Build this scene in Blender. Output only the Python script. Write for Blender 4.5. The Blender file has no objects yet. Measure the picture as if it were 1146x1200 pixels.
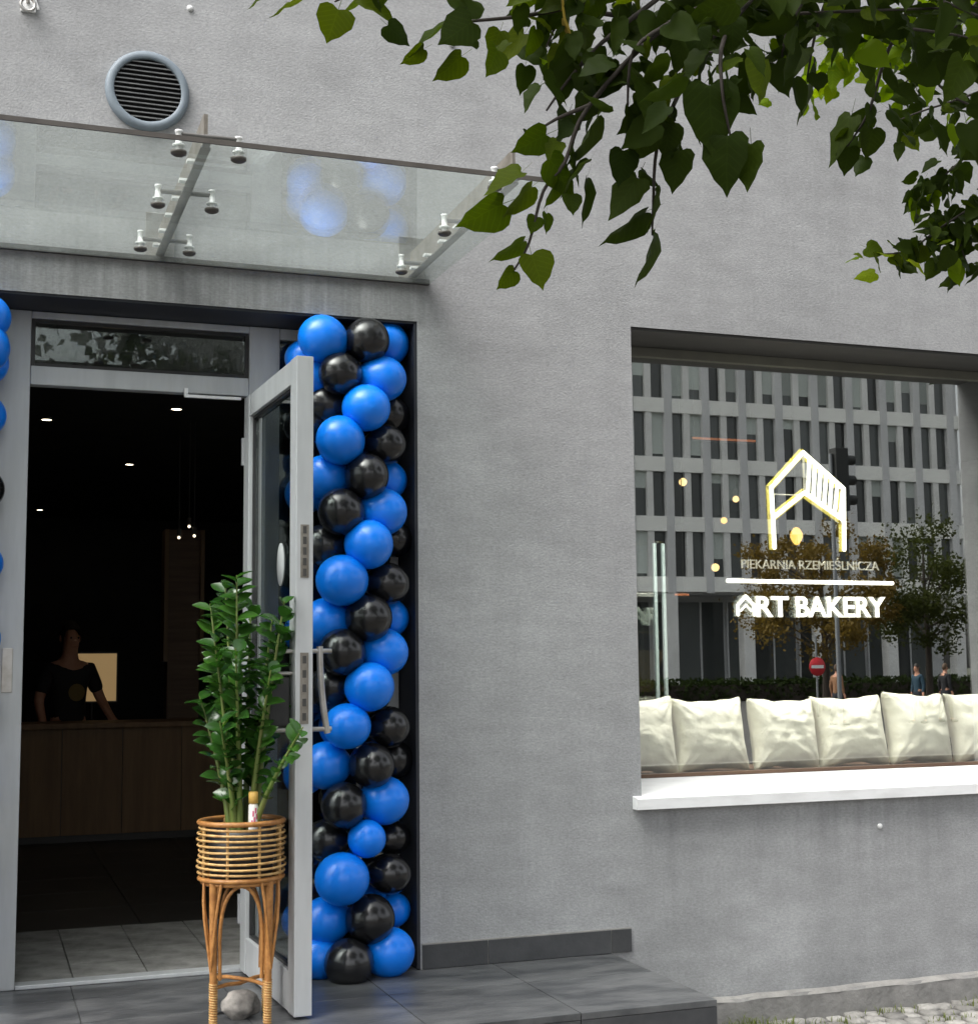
import bpy, bmesh, math, random
from mathutils import Vector, Matrix, Quaternion, noise

R = math.radians
random.seed(7)
S = bpy.context.scene
C = S.collection

# ------------------------------------------------------------------ camera
cam_d = bpy.data.cameras.new('camera')
cam_o = bpy.data.objects.new('camera', cam_d)
C.objects.link(cam_o)
S.camera = cam_o
CAM = Vector((0.0, -5.837, 1.60))
def cam_matrix(yaw, pitch, roll):
    f = Vector((math.sin(yaw) * math.cos(pitch), math.cos(yaw) * math.cos(pitch), math.sin(pitch)))
    r = Vector((math.cos(yaw), -math.sin(yaw), 0))
    u = r.cross(f)
    r2 = math.cos(roll) * r + math.sin(roll) * u
    u2 = -math.sin(roll) * r + math.cos(roll) * u
    m = Matrix((r2, u2, -f)).transposed().to_4x4()
    m.translation = CAM
    return m
cam_o.matrix_world = cam_matrix(R(19.87), R(6.4545), R(-0.6506))
cam_d.sensor_fit = 'AUTO'
cam_d.sensor_width = 36.0
cam_d.lens = 36.0 * 1647.45 / 1200.0
cam_d.clip_start = 0.05
cam_d.clip_end = 2000.0

# ------------------------------------------------------------------ sky, sun, exposure
SUN_EL, SUN_ROT = R(56), R(245)
W = bpy.data.worlds.new('World')
S.world = W
W.use_nodes = True
wt = W.node_tree
bg = wt.nodes['Background']
sky = wt.nodes.new('ShaderNodeTexSky')
sky.sky_type = 'NISHITA'
sky.sun_disc = False
sky.sun_elevation = SUN_EL
sky.sun_rotation = SUN_ROT
sky.air_density = 1.0
sky.dust_density = 6.0
sky.ozone_density = 1.0
hs = wt.nodes.new('ShaderNodeHueSaturation')          # overcast: a grey, not a blue, dome
hs.inputs['Saturation'].default_value = 0.22
wt.links.new(sky.outputs[0], hs.inputs['Color'])
wt.links.new(hs.outputs[0], bg.inputs[0])
bg.inputs[1].default_value = 0.15
sun_d = bpy.data.lights.new('sun', 'SUN')
sun_d.energy = 0.9
sun_d.angle = R(60)
sun_d.color = (1.0, 0.97, 0.93)
sun_o = bpy.data.objects.new('sun', sun_d)
C.objects.link(sun_o)
sd = Vector((math.sin(SUN_ROT) * math.cos(SUN_EL), math.cos(SUN_ROT) * math.cos(SUN_EL), math.sin(SUN_EL)))
sun_o.rotation_euler = sd.to_track_quat('Z', 'Y').to_euler()
sun_o.location = sd * 60
S.view_settings.view_transform = 'Standard'
S.view_settings.look = 'None'
S.view_settings.gamma = 1.0
S.view_settings.exposure = 1.45
S.cycles.transparent_max_bounces = 24
S.cycles.max_bounces = 8

# ------------------------------------------------------------------ materials
MATS = {}
def mat(name, col, rough=0.6, metal=0.0, col2=None, scale=8.0, detail=4.0, bump=0.0, bscale=60.0,
        world=False, stretch=(1, 1, 1), spec=0.5, coat=0.0, rand=0.0, lo=0.35, hi=0.65, bdist=0.01):
    m = bpy.data.materials.new(name)
    m.use_nodes = True
    nt = m.node_tree
    p = nt.nodes['Principled BSDF']
    p.inputs['Base Color'].default_value = (*col, 1)
    p.inputs['Roughness'].default_value = rough
    p.inputs['Metallic'].default_value = metal
    p.inputs['Specular IOR Level'].default_value = spec
    p.inputs['Coat Weight'].default_value = coat
    p.inputs['Coat Roughness'].default_value = 0.08
    if world:
        vec = nt.nodes.new('ShaderNodeNewGeometry').outputs['Position']
    else:
        vec = nt.nodes.new('ShaderNodeTexCoord').outputs['Object']
    mp = nt.nodes.new('ShaderNodeMapping')
    mp.inputs['Scale'].default_value = stretch
    nt.links.new(vec, mp.inputs[0])
    vec = mp.outputs[0]
    out = None
    if col2 is not None:
        n = nt.nodes.new('ShaderNodeTexNoise')
        n.inputs['Scale'].default_value = scale
        n.inputs['Detail'].default_value = detail
        n.inputs['Roughness'].default_value = 0.6
        nt.links.new(vec, n.inputs['Vector'])
        r = nt.nodes.new('ShaderNodeMapRange')
        r.inputs['From Min'].default_value = lo
        r.inputs['From Max'].default_value = hi
        nt.links.new(n.outputs[0], r.inputs[0])
        mx = nt.nodes.new('ShaderNodeMix')
        mx.data_type = 'RGBA'
        mx.inputs[6].default_value = (*col, 1)
        mx.inputs[7].default_value = (*col2, 1)
        nt.links.new(r.outputs[0], mx.inputs[0])
        out = mx.outputs[2]
    if rand:
        oi = nt.nodes.new('ShaderNodeObjectInfo')
        h = nt.nodes.new('ShaderNodeHueSaturation')
        if out is not None:
            nt.links.new(out, h.inputs['Color'])
        else:
            h.inputs['Color'].default_value = (*col, 1)
        r2 = nt.nodes.new('ShaderNodeMapRange')
        r2.inputs['To Min'].default_value = 1 - rand
        r2.inputs['To Max'].default_value = 1 + rand
        nt.links.new(oi.outputs['Random'], r2.inputs[0])
        nt.links.new(r2.outputs[0], h.inputs['Value'])
        out = h.outputs[0]
    if out is not None:
        nt.links.new(out, p.inputs['Base Color'])
    if bump:
        n2 = nt.nodes.new('ShaderNodeTexNoise')
        n2.inputs['Scale'].default_value = bscale
        n2.inputs['Detail'].default_value = 3
        nt.links.new(vec, n2.inputs['Vector'])
        b = nt.nodes.new('ShaderNodeBump')
        b.inputs['Strength'].default_value = bump
        b.inputs['Distance'].default_value = bdist
        nt.links.new(n2.outputs[0], b.inputs['Height'])
        nt.links.new(b.outputs[0], p.inputs['Normal'])
    MATS[name] = m
    return m

def glass(name, base, tint=(0.9, 0.95, 0.93), ior=1.5, dust=0.0, dustcol=(0.5, 0.5, 0.48), gain=1.0, warp=0.0):
    """pane: part mirror (fresnel plus a coating), part clear, a little dust"""
    m = bpy.data.materials.new(name)
    m.use_nodes = True
    nt = m.node_tree
    nt.nodes.remove(nt.nodes['Principled BSDF'])
    o = nt.nodes['Material Output']
    tr = nt.nodes.new('ShaderNodeBsdfTransparent'); tr.inputs[0].default_value = (*tint, 1)
    gl = nt.nodes.new('ShaderNodeBsdfGlossy'); gl.inputs['Roughness'].default_value = 0.0
    gl.inputs[0].default_value = (0.95, 0.97, 0.95, 1)
    # Schlick reflectance from the angle of incidence, the same from both faces of the pane
    ge = nt.nodes.new('ShaderNodeNewGeometry')
    dp = nt.nodes.new('ShaderNodeVectorMath'); dp.operation = 'DOT_PRODUCT'
    nt.links.new(ge.outputs['Incoming'], dp.inputs[0]); nt.links.new(ge.outputs['Normal'], dp.inputs[1])
    ab = nt.nodes.new('ShaderNodeMath'); ab.operation = 'ABSOLUTE'; nt.links.new(dp.outputs['Value'], ab.inputs[0])
    om = nt.nodes.new('ShaderNodeMath'); om.operation = 'SUBTRACT'; om.use_clamp = True; om.inputs[0].default_value = 1.0; nt.links.new(ab.outputs[0], om.inputs[1])
    pw = nt.nodes.new('ShaderNodeMath'); pw.operation = 'POWER'; pw.inputs[1].default_value = 5.0; nt.links.new(om.outputs[0], pw.inputs[0])
    fr = nt.nodes.new('ShaderNodeMath'); fr.operation = 'MULTIPLY_ADD'
    r0 = ((ior - 1) / (ior + 1)) ** 2
    fr.inputs[1].default_value = 1 - r0; fr.inputs[2].default_value = r0
    nt.links.new(pw.outputs[0], fr.inputs[0])
    ma = nt.nodes.new('ShaderNodeMath'); ma.operation = 'MULTIPLY_ADD'; ma.use_clamp = True
    ma.inputs[1].default_value = gain
    ma.inputs[2].default_value = base
    nt.links.new(fr.outputs[0], ma.inputs[0])
    mx = nt.nodes.new('ShaderNodeMixShader')
    nt.links.new(ma.outputs[0], mx.inputs[0])
    first = tr.outputs[0]
    if dust:
        di = nt.nodes.new('ShaderNodeBsdfTranslucent'); di.inputs[0].default_value = (*dustcol, 1)
        df = nt.nodes.new('ShaderNodeBsdfDiffuse'); df.inputs[0].default_value = (*dustcol, 1)
        ad = nt.nodes.new('ShaderNodeMixShader'); ad.inputs[0].default_value = 0.5
        nt.links.new(di.outputs[0], ad.inputs[1]); nt.links.new(df.outputs[0], ad.inputs[2])
        no = nt.nodes.new('ShaderNodeTexNoise'); no.inputs['Scale'].default_value = 3.0; no.inputs['Detail'].default_value = 6
        tc = nt.nodes.new('ShaderNodeTexCoord')
        nt.links.new(tc.outputs['Object'], no.inputs['Vector'])
        mr = nt.nodes.new('ShaderNodeMapRange')
        mr.inputs['From Min'].default_value = 0.3; mr.inputs['From Max'].default_value = 0.75
        mr.inputs['To Min'].default_value = dust * 0.4; mr.inputs['To Max'].default_value = dust * 1.6
        nt.links.new(no.outputs[0], mr.inputs[0])
        m2 = nt.nodes.new('ShaderNodeMixShader')
        nt.links.new(mr.outputs[0], m2.inputs[0])
        nt.links.new(tr.outputs[0], m2.inputs[1]); nt.links.new(ad.outputs[0], m2.inputs[2])
        first = m2.outputs[0]
    if warp:                                            # float glass is never perfectly flat
        wn = nt.nodes.new('ShaderNodeTexNoise'); wn.inputs['Scale'].default_value = 1.1; wn.inputs['Detail'].default_value = 1
        wg = nt.nodes.new('ShaderNodeNewGeometry'); nt.links.new(wg.outputs['Position'], wn.inputs['Vector'])
        wb = nt.nodes.new('ShaderNodeBump'); wb.inputs['Strength'].default_value = 1.0; wb.inputs['Distance'].default_value = warp
        nt.links.new(wn.outputs[0], wb.inputs['Height']); nt.links.new(wb.outputs[0], gl.inputs['Normal'])
    nt.links.new(first, mx.inputs[1])
    nt.links.new(gl.outputs[0], mx.inputs[2])
    nt.links.new(mx.outputs[0], o.inputs[0])
    MATS[name] = m
    return m

def emit(name, col, strength):
    m = bpy.data.materials.new(name)
    m.use_nodes = True
    p = m.node_tree.nodes['Principled BSDF']
    p.inputs['Base Color'].default_value = (*col, 1)
    p.inputs['Emission Color'].default_value = (*col, 1)
    p.inputs['Emission Strength'].default_value = strength
    MATS[name] = m
    return m

def leafmat(name, a, b, trans=0.35, rough=0.55, rib=True, spec=0.07):
    m = bpy.data.materials.new(name)
    m.use_nodes = True
    nt = m.node_tree
    p = nt.nodes['Principled BSDF']
    o = nt.nodes['Material Output']
    oi = nt.nodes.new('ShaderNodeObjectInfo')
    tc = nt.nodes.new('ShaderNodeTexCoord')
    geo = nt.nodes.new('ShaderNodeNewGeometry')
    no = nt.nodes.new('ShaderNodeTexNoise'); no.inputs['Scale'].default_value = 9.0
    nt.links.new(geo.outputs['Position'], no.inputs['Vector'])
    ad = nt.nodes.new('ShaderNodeMath'); ad.operation = 'MULTIPLY_ADD'
    ad.inputs[1].default_value = 0.75; ad.inputs[2].default_value = -0.12
    nt.links.new(oi.outputs['Random'], ad.inputs[0])
    a2 = nt.nodes.new('ShaderNodeMath'); a2.operation = 'MULTIPLY_ADD'; a2.use_clamp = True
    a2.inputs[1].default_value = 0.5
    nt.links.new(no.outputs[0], a2.inputs[0]); nt.links.new(ad.outputs[0], a2.inputs[2])
    mx = nt.nodes.new('ShaderNodeMix'); mx.data_type = 'RGBA'
    mx.inputs[6].default_value = (*a, 1); mx.inputs[7].default_value = (*b, 1)
    nt.links.new(a2.outputs[0], mx.inputs[0])
    col = mx.outputs[2]
    if rib:
        sx = nt.nodes.new('ShaderNodeSeparateXYZ')
        nt.links.new(tc.outputs['Object'], sx.inputs[0])
        ab = nt.nodes.new('ShaderNodeMath'); ab.operation = 'ABSOLUTE'
        nt.links.new(sx.outputs[0], ab.inputs[0])
        # side veins: lines that climb outward from the midrib
        v = nt.nodes.new('ShaderNodeMath'); v.operation = 'MULTIPLY_ADD'; v.inputs[1].default_value = -0.8
        nt.links.new(ab.outputs[0], v.inputs[0]); nt.links.new(sx.outputs[1], v.inputs[2])
        w = nt.nodes.new('ShaderNodeMath'); w.operation = 'PINGPONG'; w.inputs[1].default_value = 0.075
        nt.links.new(v.outputs[0], w.inputs[0])
        mn = nt.nodes.new('ShaderNodeMath'); mn.operation = 'MINIMUM'
        nt.links.new(w.outputs[0], mn.inputs[0]); nt.links.new(ab.outputs[0], mn.inputs[1])
        mr = nt.nodes.new('ShaderNodeMapRange')
        mr.inputs['From Min'].default_value = 0.006; mr.inputs['From Max'].default_value = 0.022
        mr.inputs['To Min'].default_value = 1.18; mr.inputs['To Max'].default_value = 1.0
        nt.links.new(mn.outputs[0], mr.inputs[0])
        h = nt.nodes.new('ShaderNodeHueSaturation')
        nt.links.new(col, h.inputs['Color']); nt.links.new(mr.outputs[0], h.inputs['Value'])
        col = h.outputs[0]
    nt.links.new(col, p.inputs['Base Color'])
    p.inputs['Roughness'].default_value = rough
    p.inputs['Specular IOR Level'].default_value = spec
    t = nt.nodes.new('ShaderNodeBsdfTranslucent')
    h2 = nt.nodes.new('ShaderNodeHueSaturation')
    h2.inputs['Value'].default_value = 1.6; h2.inputs['Saturation'].default_value = 1.1
    nt.links.new(col, h2.inputs['Color']); nt.links.new(h2.outputs[0], t.inputs[0])
    ms = nt.nodes.new('ShaderNodeMixShader'); ms.inputs[0].default_value = trans
    nt.links.new(p.outputs[0], ms.inputs[1]); nt.links.new(t.outputs[0], ms.inputs[2])
    nt.links.new(ms.outputs[0], o.inputs[0])
    MATS[name] = m
    return m

def plaster(name):
    """grey mineral render: fine grain, cloudy trowel patches, faint run-off streaks"""
    m = mat(name, (0.30, 0.30, 0.30), 0.9, bump=0.22, bscale=120, world=True, spec=0.2)
    nt = m.node_tree
    p = nt.nodes['Principled BSDF']
    geo = nt.nodes.new('ShaderNodeNewGeometry')
    def nz(scale, st=(1, 1, 1), det=5):
        mp = nt.nodes.new('ShaderNodeMapping'); mp.inputs['Scale'].default_value = st
        nt.links.new(geo.outputs['Position'], mp.inputs[0])
        n = nt.nodes.new('ShaderNodeTexNoise'); n.inputs['Scale'].default_value = scale; n.inputs['Detail'].default_value = det
        n.inputs['Roughness'].default_value = 0.65
        nt.links.new(mp.outputs[0], n.inputs['Vector'])
        return n.outputs[0]
    def mr(s, a, b, c, d):
        r = nt.nodes.new('ShaderNodeMapRange')
        for i, v in zip(('From Min', 'From Max', 'To Min', 'To Max'), (a, b, c, d)):
            r.inputs[i].default_value = v
        nt.links.new(s, r.inputs[0]); return r.outputs[0]
    def mul(a, b):
        k = nt.nodes.new('ShaderNodeMath'); k.operation = 'MULTIPLY'
        nt.links.new(a, k.inputs[0]); nt.links.new(b, k.inputs[1]); return k.outputs[0]
    big = mr(nz(0.9, (1, 1, 1.6)), 0.3, 0.7, 0.88, 1.12)
    mid = mr(nz(6.5, (0.7, 1, 1.8), 8), 0.3, 0.7, 0.90, 1.10)
    strk = mr(nz(6.0, (1.0, 1, 0.07)), 0.35, 0.7, 1.03, 0.94)
    grain = mr(nz(70, (0.8, 1, 1.8), 4), 0.3, 0.7, 0.83, 1.17)
    v = mul(mul(big, mid), mul(strk, grain))
    # shade painted on the lower wall and lintel, run-off streaks there and below the sill
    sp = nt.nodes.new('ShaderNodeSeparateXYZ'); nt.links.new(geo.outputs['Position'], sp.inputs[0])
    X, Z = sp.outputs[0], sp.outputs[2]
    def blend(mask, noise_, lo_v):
        # 1 where unchanged, lo_v where mask and noise are both high
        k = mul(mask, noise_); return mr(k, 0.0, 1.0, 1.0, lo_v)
    low_shade = blend(mr(Z, 0.95, 0.12, 0.0, 1.0), mr(nz(2.2, (1, 1, 1.3), 7), 0.38, 0.66, 0.0, 1.0), 0.74)  # patchy darkening painted in for the weaker light near the ground
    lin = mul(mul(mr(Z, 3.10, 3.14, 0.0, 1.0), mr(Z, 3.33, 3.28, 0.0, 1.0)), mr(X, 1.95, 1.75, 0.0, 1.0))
    lintel = blend(lin, mr(nz(26, (1, 1, 0.05), 4), 0.25, 0.62, 0.2, 1.0), 0.62)  # vertical streaks, with the canopy's shadow painted into the same band
    und = mul(mul(mr(Z, 0.45, 0.97, 0.0, 1.0), mr(Z, 0.985, 0.975, 0.0, 1.0)), mr(X, 2.72, 2.80, 0.0, 1.0))
    sill_run = blend(und, mr(nz(9, (1, 1, 0.06), 5), 0.48, 0.72, 0.0, 1.0), 0.72)
    v = mul(mul(v, low_shade), mul(lintel, sill_run))
    h = nt.nodes.new('ShaderNodeHueSaturation'); h.inputs['Color'].default_value = (0.316, 0.322, 0.327, 1)
    nt.links.new(v, h.inputs['Value'])
    nt.links.new(h.outputs[0], p.inputs['Base Color'])
    return m

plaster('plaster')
mat('dark_reveal', (0.016, 0.019, 0.027), 0.55, col2=(0.022, 0.025, 0.033), scale=5)
mat('charcoal_metal', (0.045, 0.044, 0.042), 0.5, col2=(0.06, 0.058, 0.055), scale=4, stretch=(0.3, 3, 3))
mat('olive_frame', (0.16, 0.16, 0.13), 0.5, col2=(0.13, 0.13, 0.11), scale=6)
mat('aluminium', (0.55, 0.57, 0.58), 0.42, 0.3, col2=(0.48, 0.50, 0.51), scale=5, stretch=(3, 3, 0.4), bump=0.05, bscale=30)
mat('alu_edge', (0.36, 0.37, 0.38), 0.45, 0.4, col2=(0.30, 0.31, 0.32), scale=9, stretch=(3, 3, 0.3))
mat('steel', (0.55, 0.54, 0.52), 0.32, 0.9, col2=(0.40, 0.38, 0.35), scale=14)
mat('fin_steel', (0.13, 0.127, 0.12), 0.45, 0.2, col2=(0.09, 0.088, 0.082), scale=14)
mat('weathered_steel', (0.30, 0.28, 0.25), 0.5, 0.6, col2=(0.20, 0.18, 0.15), scale=16, bump=0.1)
mat('white_metal', (0.78, 0.79, 0.79), 0.45, col2=(0.62, 0.625, 0.62), scale=9, detail=8, stretch=(0.6, 2, 2), lo=0.45, hi=0.8)
mat('vent_plastic', (0.19, 0.23, 0.265), 0.55, col2=(0.15, 0.185, 0.215), scale=10)
mat('vent_slat', (0.15, 0.155, 0.155), 0.5, col2=(0.10, 0.105, 0.11), scale=20)
mat('black_hole', (0.008, 0.008, 0.009), 0.9)
mat('black_plastic', (0.018, 0.018, 0.02), 0.4, col2=(0.03, 0.03, 0.03), scale=20)
mat('slate_tile', (0.045, 0.048, 0.052), 0.36, col2=(0.115, 0.118, 0.12), scale=4.5, detail=8, bump=0.15, bscale=35, world=True, stretch=(1, 2.4, 1), rand=0.10)
mat('slate_dark', (0.035, 0.037, 0.040), 0.55, col2=(0.055, 0.057, 0.06), scale=7, detail=7, bump=0.15, bscale=40, rand=0.12)
mat('plaza_paving', (0.055, 0.053, 0.05), 0.9, col2=(0.075, 0.072, 0.068), scale=2, world=True)
mat('brown_trim', (0.105, 0.095, 0.085), 0.55, col2=(0.075, 0.067, 0.06), scale=12)
mat('grout', (0.16, 0.16, 0.155), 0.9, col2=(0.11, 0.11, 0.105), scale=20)
mat('concrete', (0.30, 0.29, 0.27), 0.9, col2=(0.20, 0.195, 0.185), scale=9, detail=8, bump=0.4, bscale=50)
mat('concrete_dark', (0.17, 0.167, 0.16), 0.9, col2=(0.24, 0.235, 0.225), scale=11, detail=8, bump=0.4, bscale=50)
mat('cobble', (0.20, 0.195, 0.18), 0.8, col2=(0.29, 0.28, 0.26), scale=30, bump=0.4, bscale=70, rand=0.30)
mat('sand_joint', (0.17, 0.155, 0.13), 0.95, col2=(0.10, 0.095, 0.08), scale=25, bump=0.5, bscale=90)
mat('asphalt', (0.05, 0.05, 0.052), 0.9, col2=(0.065, 0.065, 0.065), scale=30, bump=0.3, world=True)
mat('earth', (0.07, 0.065, 0.05), 0.95, col2=(0.05, 0.06, 0.03), scale=0.5, world=True)
mat('blue_latex', (0.0, 0.200, 0.86), 0.34, coat=0.15, rand=0.06)
mat('black_latex', (0.007, 0.007, 0.008), 0.26, coat=0.3, rand=0.2)
mat('rattan', (0.44, 0.205, 0.055), 0.5, col2=(0.28, 0.115, 0.026), scale=40, bump=0.2, bscale=120, coat=0.15)
mat('rattan_pale', (0.58, 0.38, 0.15), 0.5, col2=(0.40, 0.22, 0.07), scale=50, coat=0.15)
mat('soil', (0.03, 0.02, 0.014), 0.95, col2=(0.015, 0.01, 0.008), scale=60, bump=0.5)
mat('rock', (0.36, 0.34, 0.31), 0.85, col2=(0.09, 0.085, 0.078), scale=9, detail=8, bump=0.5, bscale=30)
mat('stem_green', (0.10, 0.16, 0.03), 0.4, col2=(0.16, 0.18, 0.05), scale=9)
mat('bark', (0.055, 0.042, 0.032), 0.9, col2=(0.03, 0.023, 0.018), scale=22, bump=0.6, bscale=40, stretch=(1, 1, 0.3))
mat('twig_bark', (0.035, 0.028, 0.022), 0.8)
mat('cushion', (0.83, 0.825, 0.715), 0.9, col2=(0.77, 0.765, 0.65), scale=5, bump=0.45, bscale=38, detail=6)
mat('wood_brown', (0.14, 0.085, 0.05), 0.6, col2=(0.09, 0.05, 0.03), scale=5, stretch=(0.4, 6, 6))
mat('wood_counter', (0.19, 0.11, 0.048), 0.55, col2=(0.14, 0.078, 0.034), scale=4, stretch=(4, 1, 0.4))
mat('charcoal_wall', (0.020, 0.020, 0.022), 0.85, col2=(0.028, 0.028, 0.030), scale=3)
mat('interior_floor', (0.022, 0.021, 0.020), 0.5, col2=(0.034, 0.032, 0.03), scale=5, rand=0.1)
mat('entry_tile', (0.30, 0.295, 0.28), 0.7, col2=(0.13, 0.128, 0.12), scale=7, detail=8, bump=0.2, rand=0.12)
mat('paper', (0.78, 0.76, 0.72), 0.7)
mat('sticker_grey', (0.34, 0.36, 0.36), 0.6)
mat('yellow_cap', (0.75, 0.48, 0.12), 0.5)
mat('pink_print', (0.60, 0.10, 0.20), 0.5)
mat('skin', (0.52, 0.27, 0.18), 0.6, col2=(0.46, 0.22, 0.14), scale=12)
mat('hair', (0.02, 0.014, 0.01), 0.6)
mat('fair_hair', (0.075, 0.042, 0.02), 0.6)
mat('shirt_black', (0.012, 0.012, 0.014), 0.9)
mat('shirt_print', (0.20, 0.14, 0.05), 0.9)
mat('jacket_brown', (0.24, 0.12, 0.06), 0.9)
mat('jacket_blue', (0.02, 0.05, 0.075), 0.9)
mat('trousers', (0.02, 0.022, 0.03), 0.9)
mat('facade_concrete', (0.74, 0.74, 0.72), 0.85, col2=(0.64, 0.64, 0.62), scale=0.9, detail=7, world=True, bump=0.1, bscale=8)
mat('facade_white', (0.86, 0.86, 0.82), 0.8, col2=(0.80, 0.80, 0.76), scale=0.6, detail=7, world=True)
mat('facade_grey', (0.60, 0.605, 0.605), 0.8, col2=(0.53, 0.535, 0.535), scale=0.7, detail=7, world=True)
mat('far_window', (0.075, 0.082, 0.08), 0.06, rand=0.6)
mat('far_blind', (0.46, 0.50, 0.47), 0.8, rand=0.35)
mat('sign_red', (0.55, 0.02, 0.03), 0.4)
mat('sign_white', (0.8, 0.8, 0.8), 0.4)
mat('signal_black', (0.015, 0.016, 0.015), 0.6)
mat('pole_grey', (0.22, 0.23, 0.24), 0.5, 0.5)
mat('cabinet_post', (0.42, 0.52, 0.52), 0.4)
glass('shop_glass', 0.25, (0.97, 0.975, 0.955), gain=0.8, warp=0.00022)
glass('door_glass', 0.055, (0.74, 0.78, 0.77), gain=1.0)
glass('canopy_glass', 0.0, (0.955, 0.985, 0.97), gain=0.9, dust=0.05, dustcol=(0.88, 0.92, 0.90))
glass('cabinet_glass', 0.03, (0.88, 0.93, 0.92))
emit('neon_white', (1.0, 0.98, 0.88), 1.3)
emit('neon_dim', (0.60, 0.585, 0.50), 0.16)
emit('halo_glow', (0.42, 0.36, 0.05), 0.2)
emit('downlight', (1.0, 0.86, 0.62), 6.0)
emit('bulb_warm', (1.0, 0.66, 0.27), 1.1)
emit('bulb_gold', (1.0, 0.60, 0.14), 0.9)
emit('tiny_bulb', (1.0, 0.85, 0.6), 1.0)
emit('amber_strip', (1.0, 0.30, 0.10), 0.05)
emit('menu_light', (0.50, 0.33, 0.15), 0.16)
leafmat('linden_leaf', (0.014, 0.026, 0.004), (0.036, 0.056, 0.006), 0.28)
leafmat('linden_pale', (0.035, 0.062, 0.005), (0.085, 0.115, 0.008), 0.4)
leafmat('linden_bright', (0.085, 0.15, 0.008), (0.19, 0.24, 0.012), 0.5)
leafmat('yellow_leaf', (0.30, 0.22, 0.05), (0.36, 0.25, 0.06), 0.3)
leafmat('plant_leaf', (0.018, 0.062, 0.012), (0.050, 0.135, 0.018), 0.25, 0.20, rib=False, spec=0.6)
leafmat('autumn_leaf', (0.075, 0.070, 0.015), (0.15, 0.095, 0.025), 0.3, rib=False)
leafmat('street_leaf', (0.035, 0.048, 0.010), (0.085, 0.07, 0.018), 0.3, rib=False)
leafmat('hedge_leaf', (0.018, 0.032, 0.008), (0.035, 0.05, 0.012), 0.2, rib=False)
leafmat('grass_blade', (0.07, 0.11, 0.02), (0.14, 0.16, 0.04), 0.3, rib=False)

# ------------------------------------------------------------------ mesh helpers
ORG = {}
def children_org(o):
    return ORG.get(o.name, Vector((0, 0, 0)))

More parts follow.
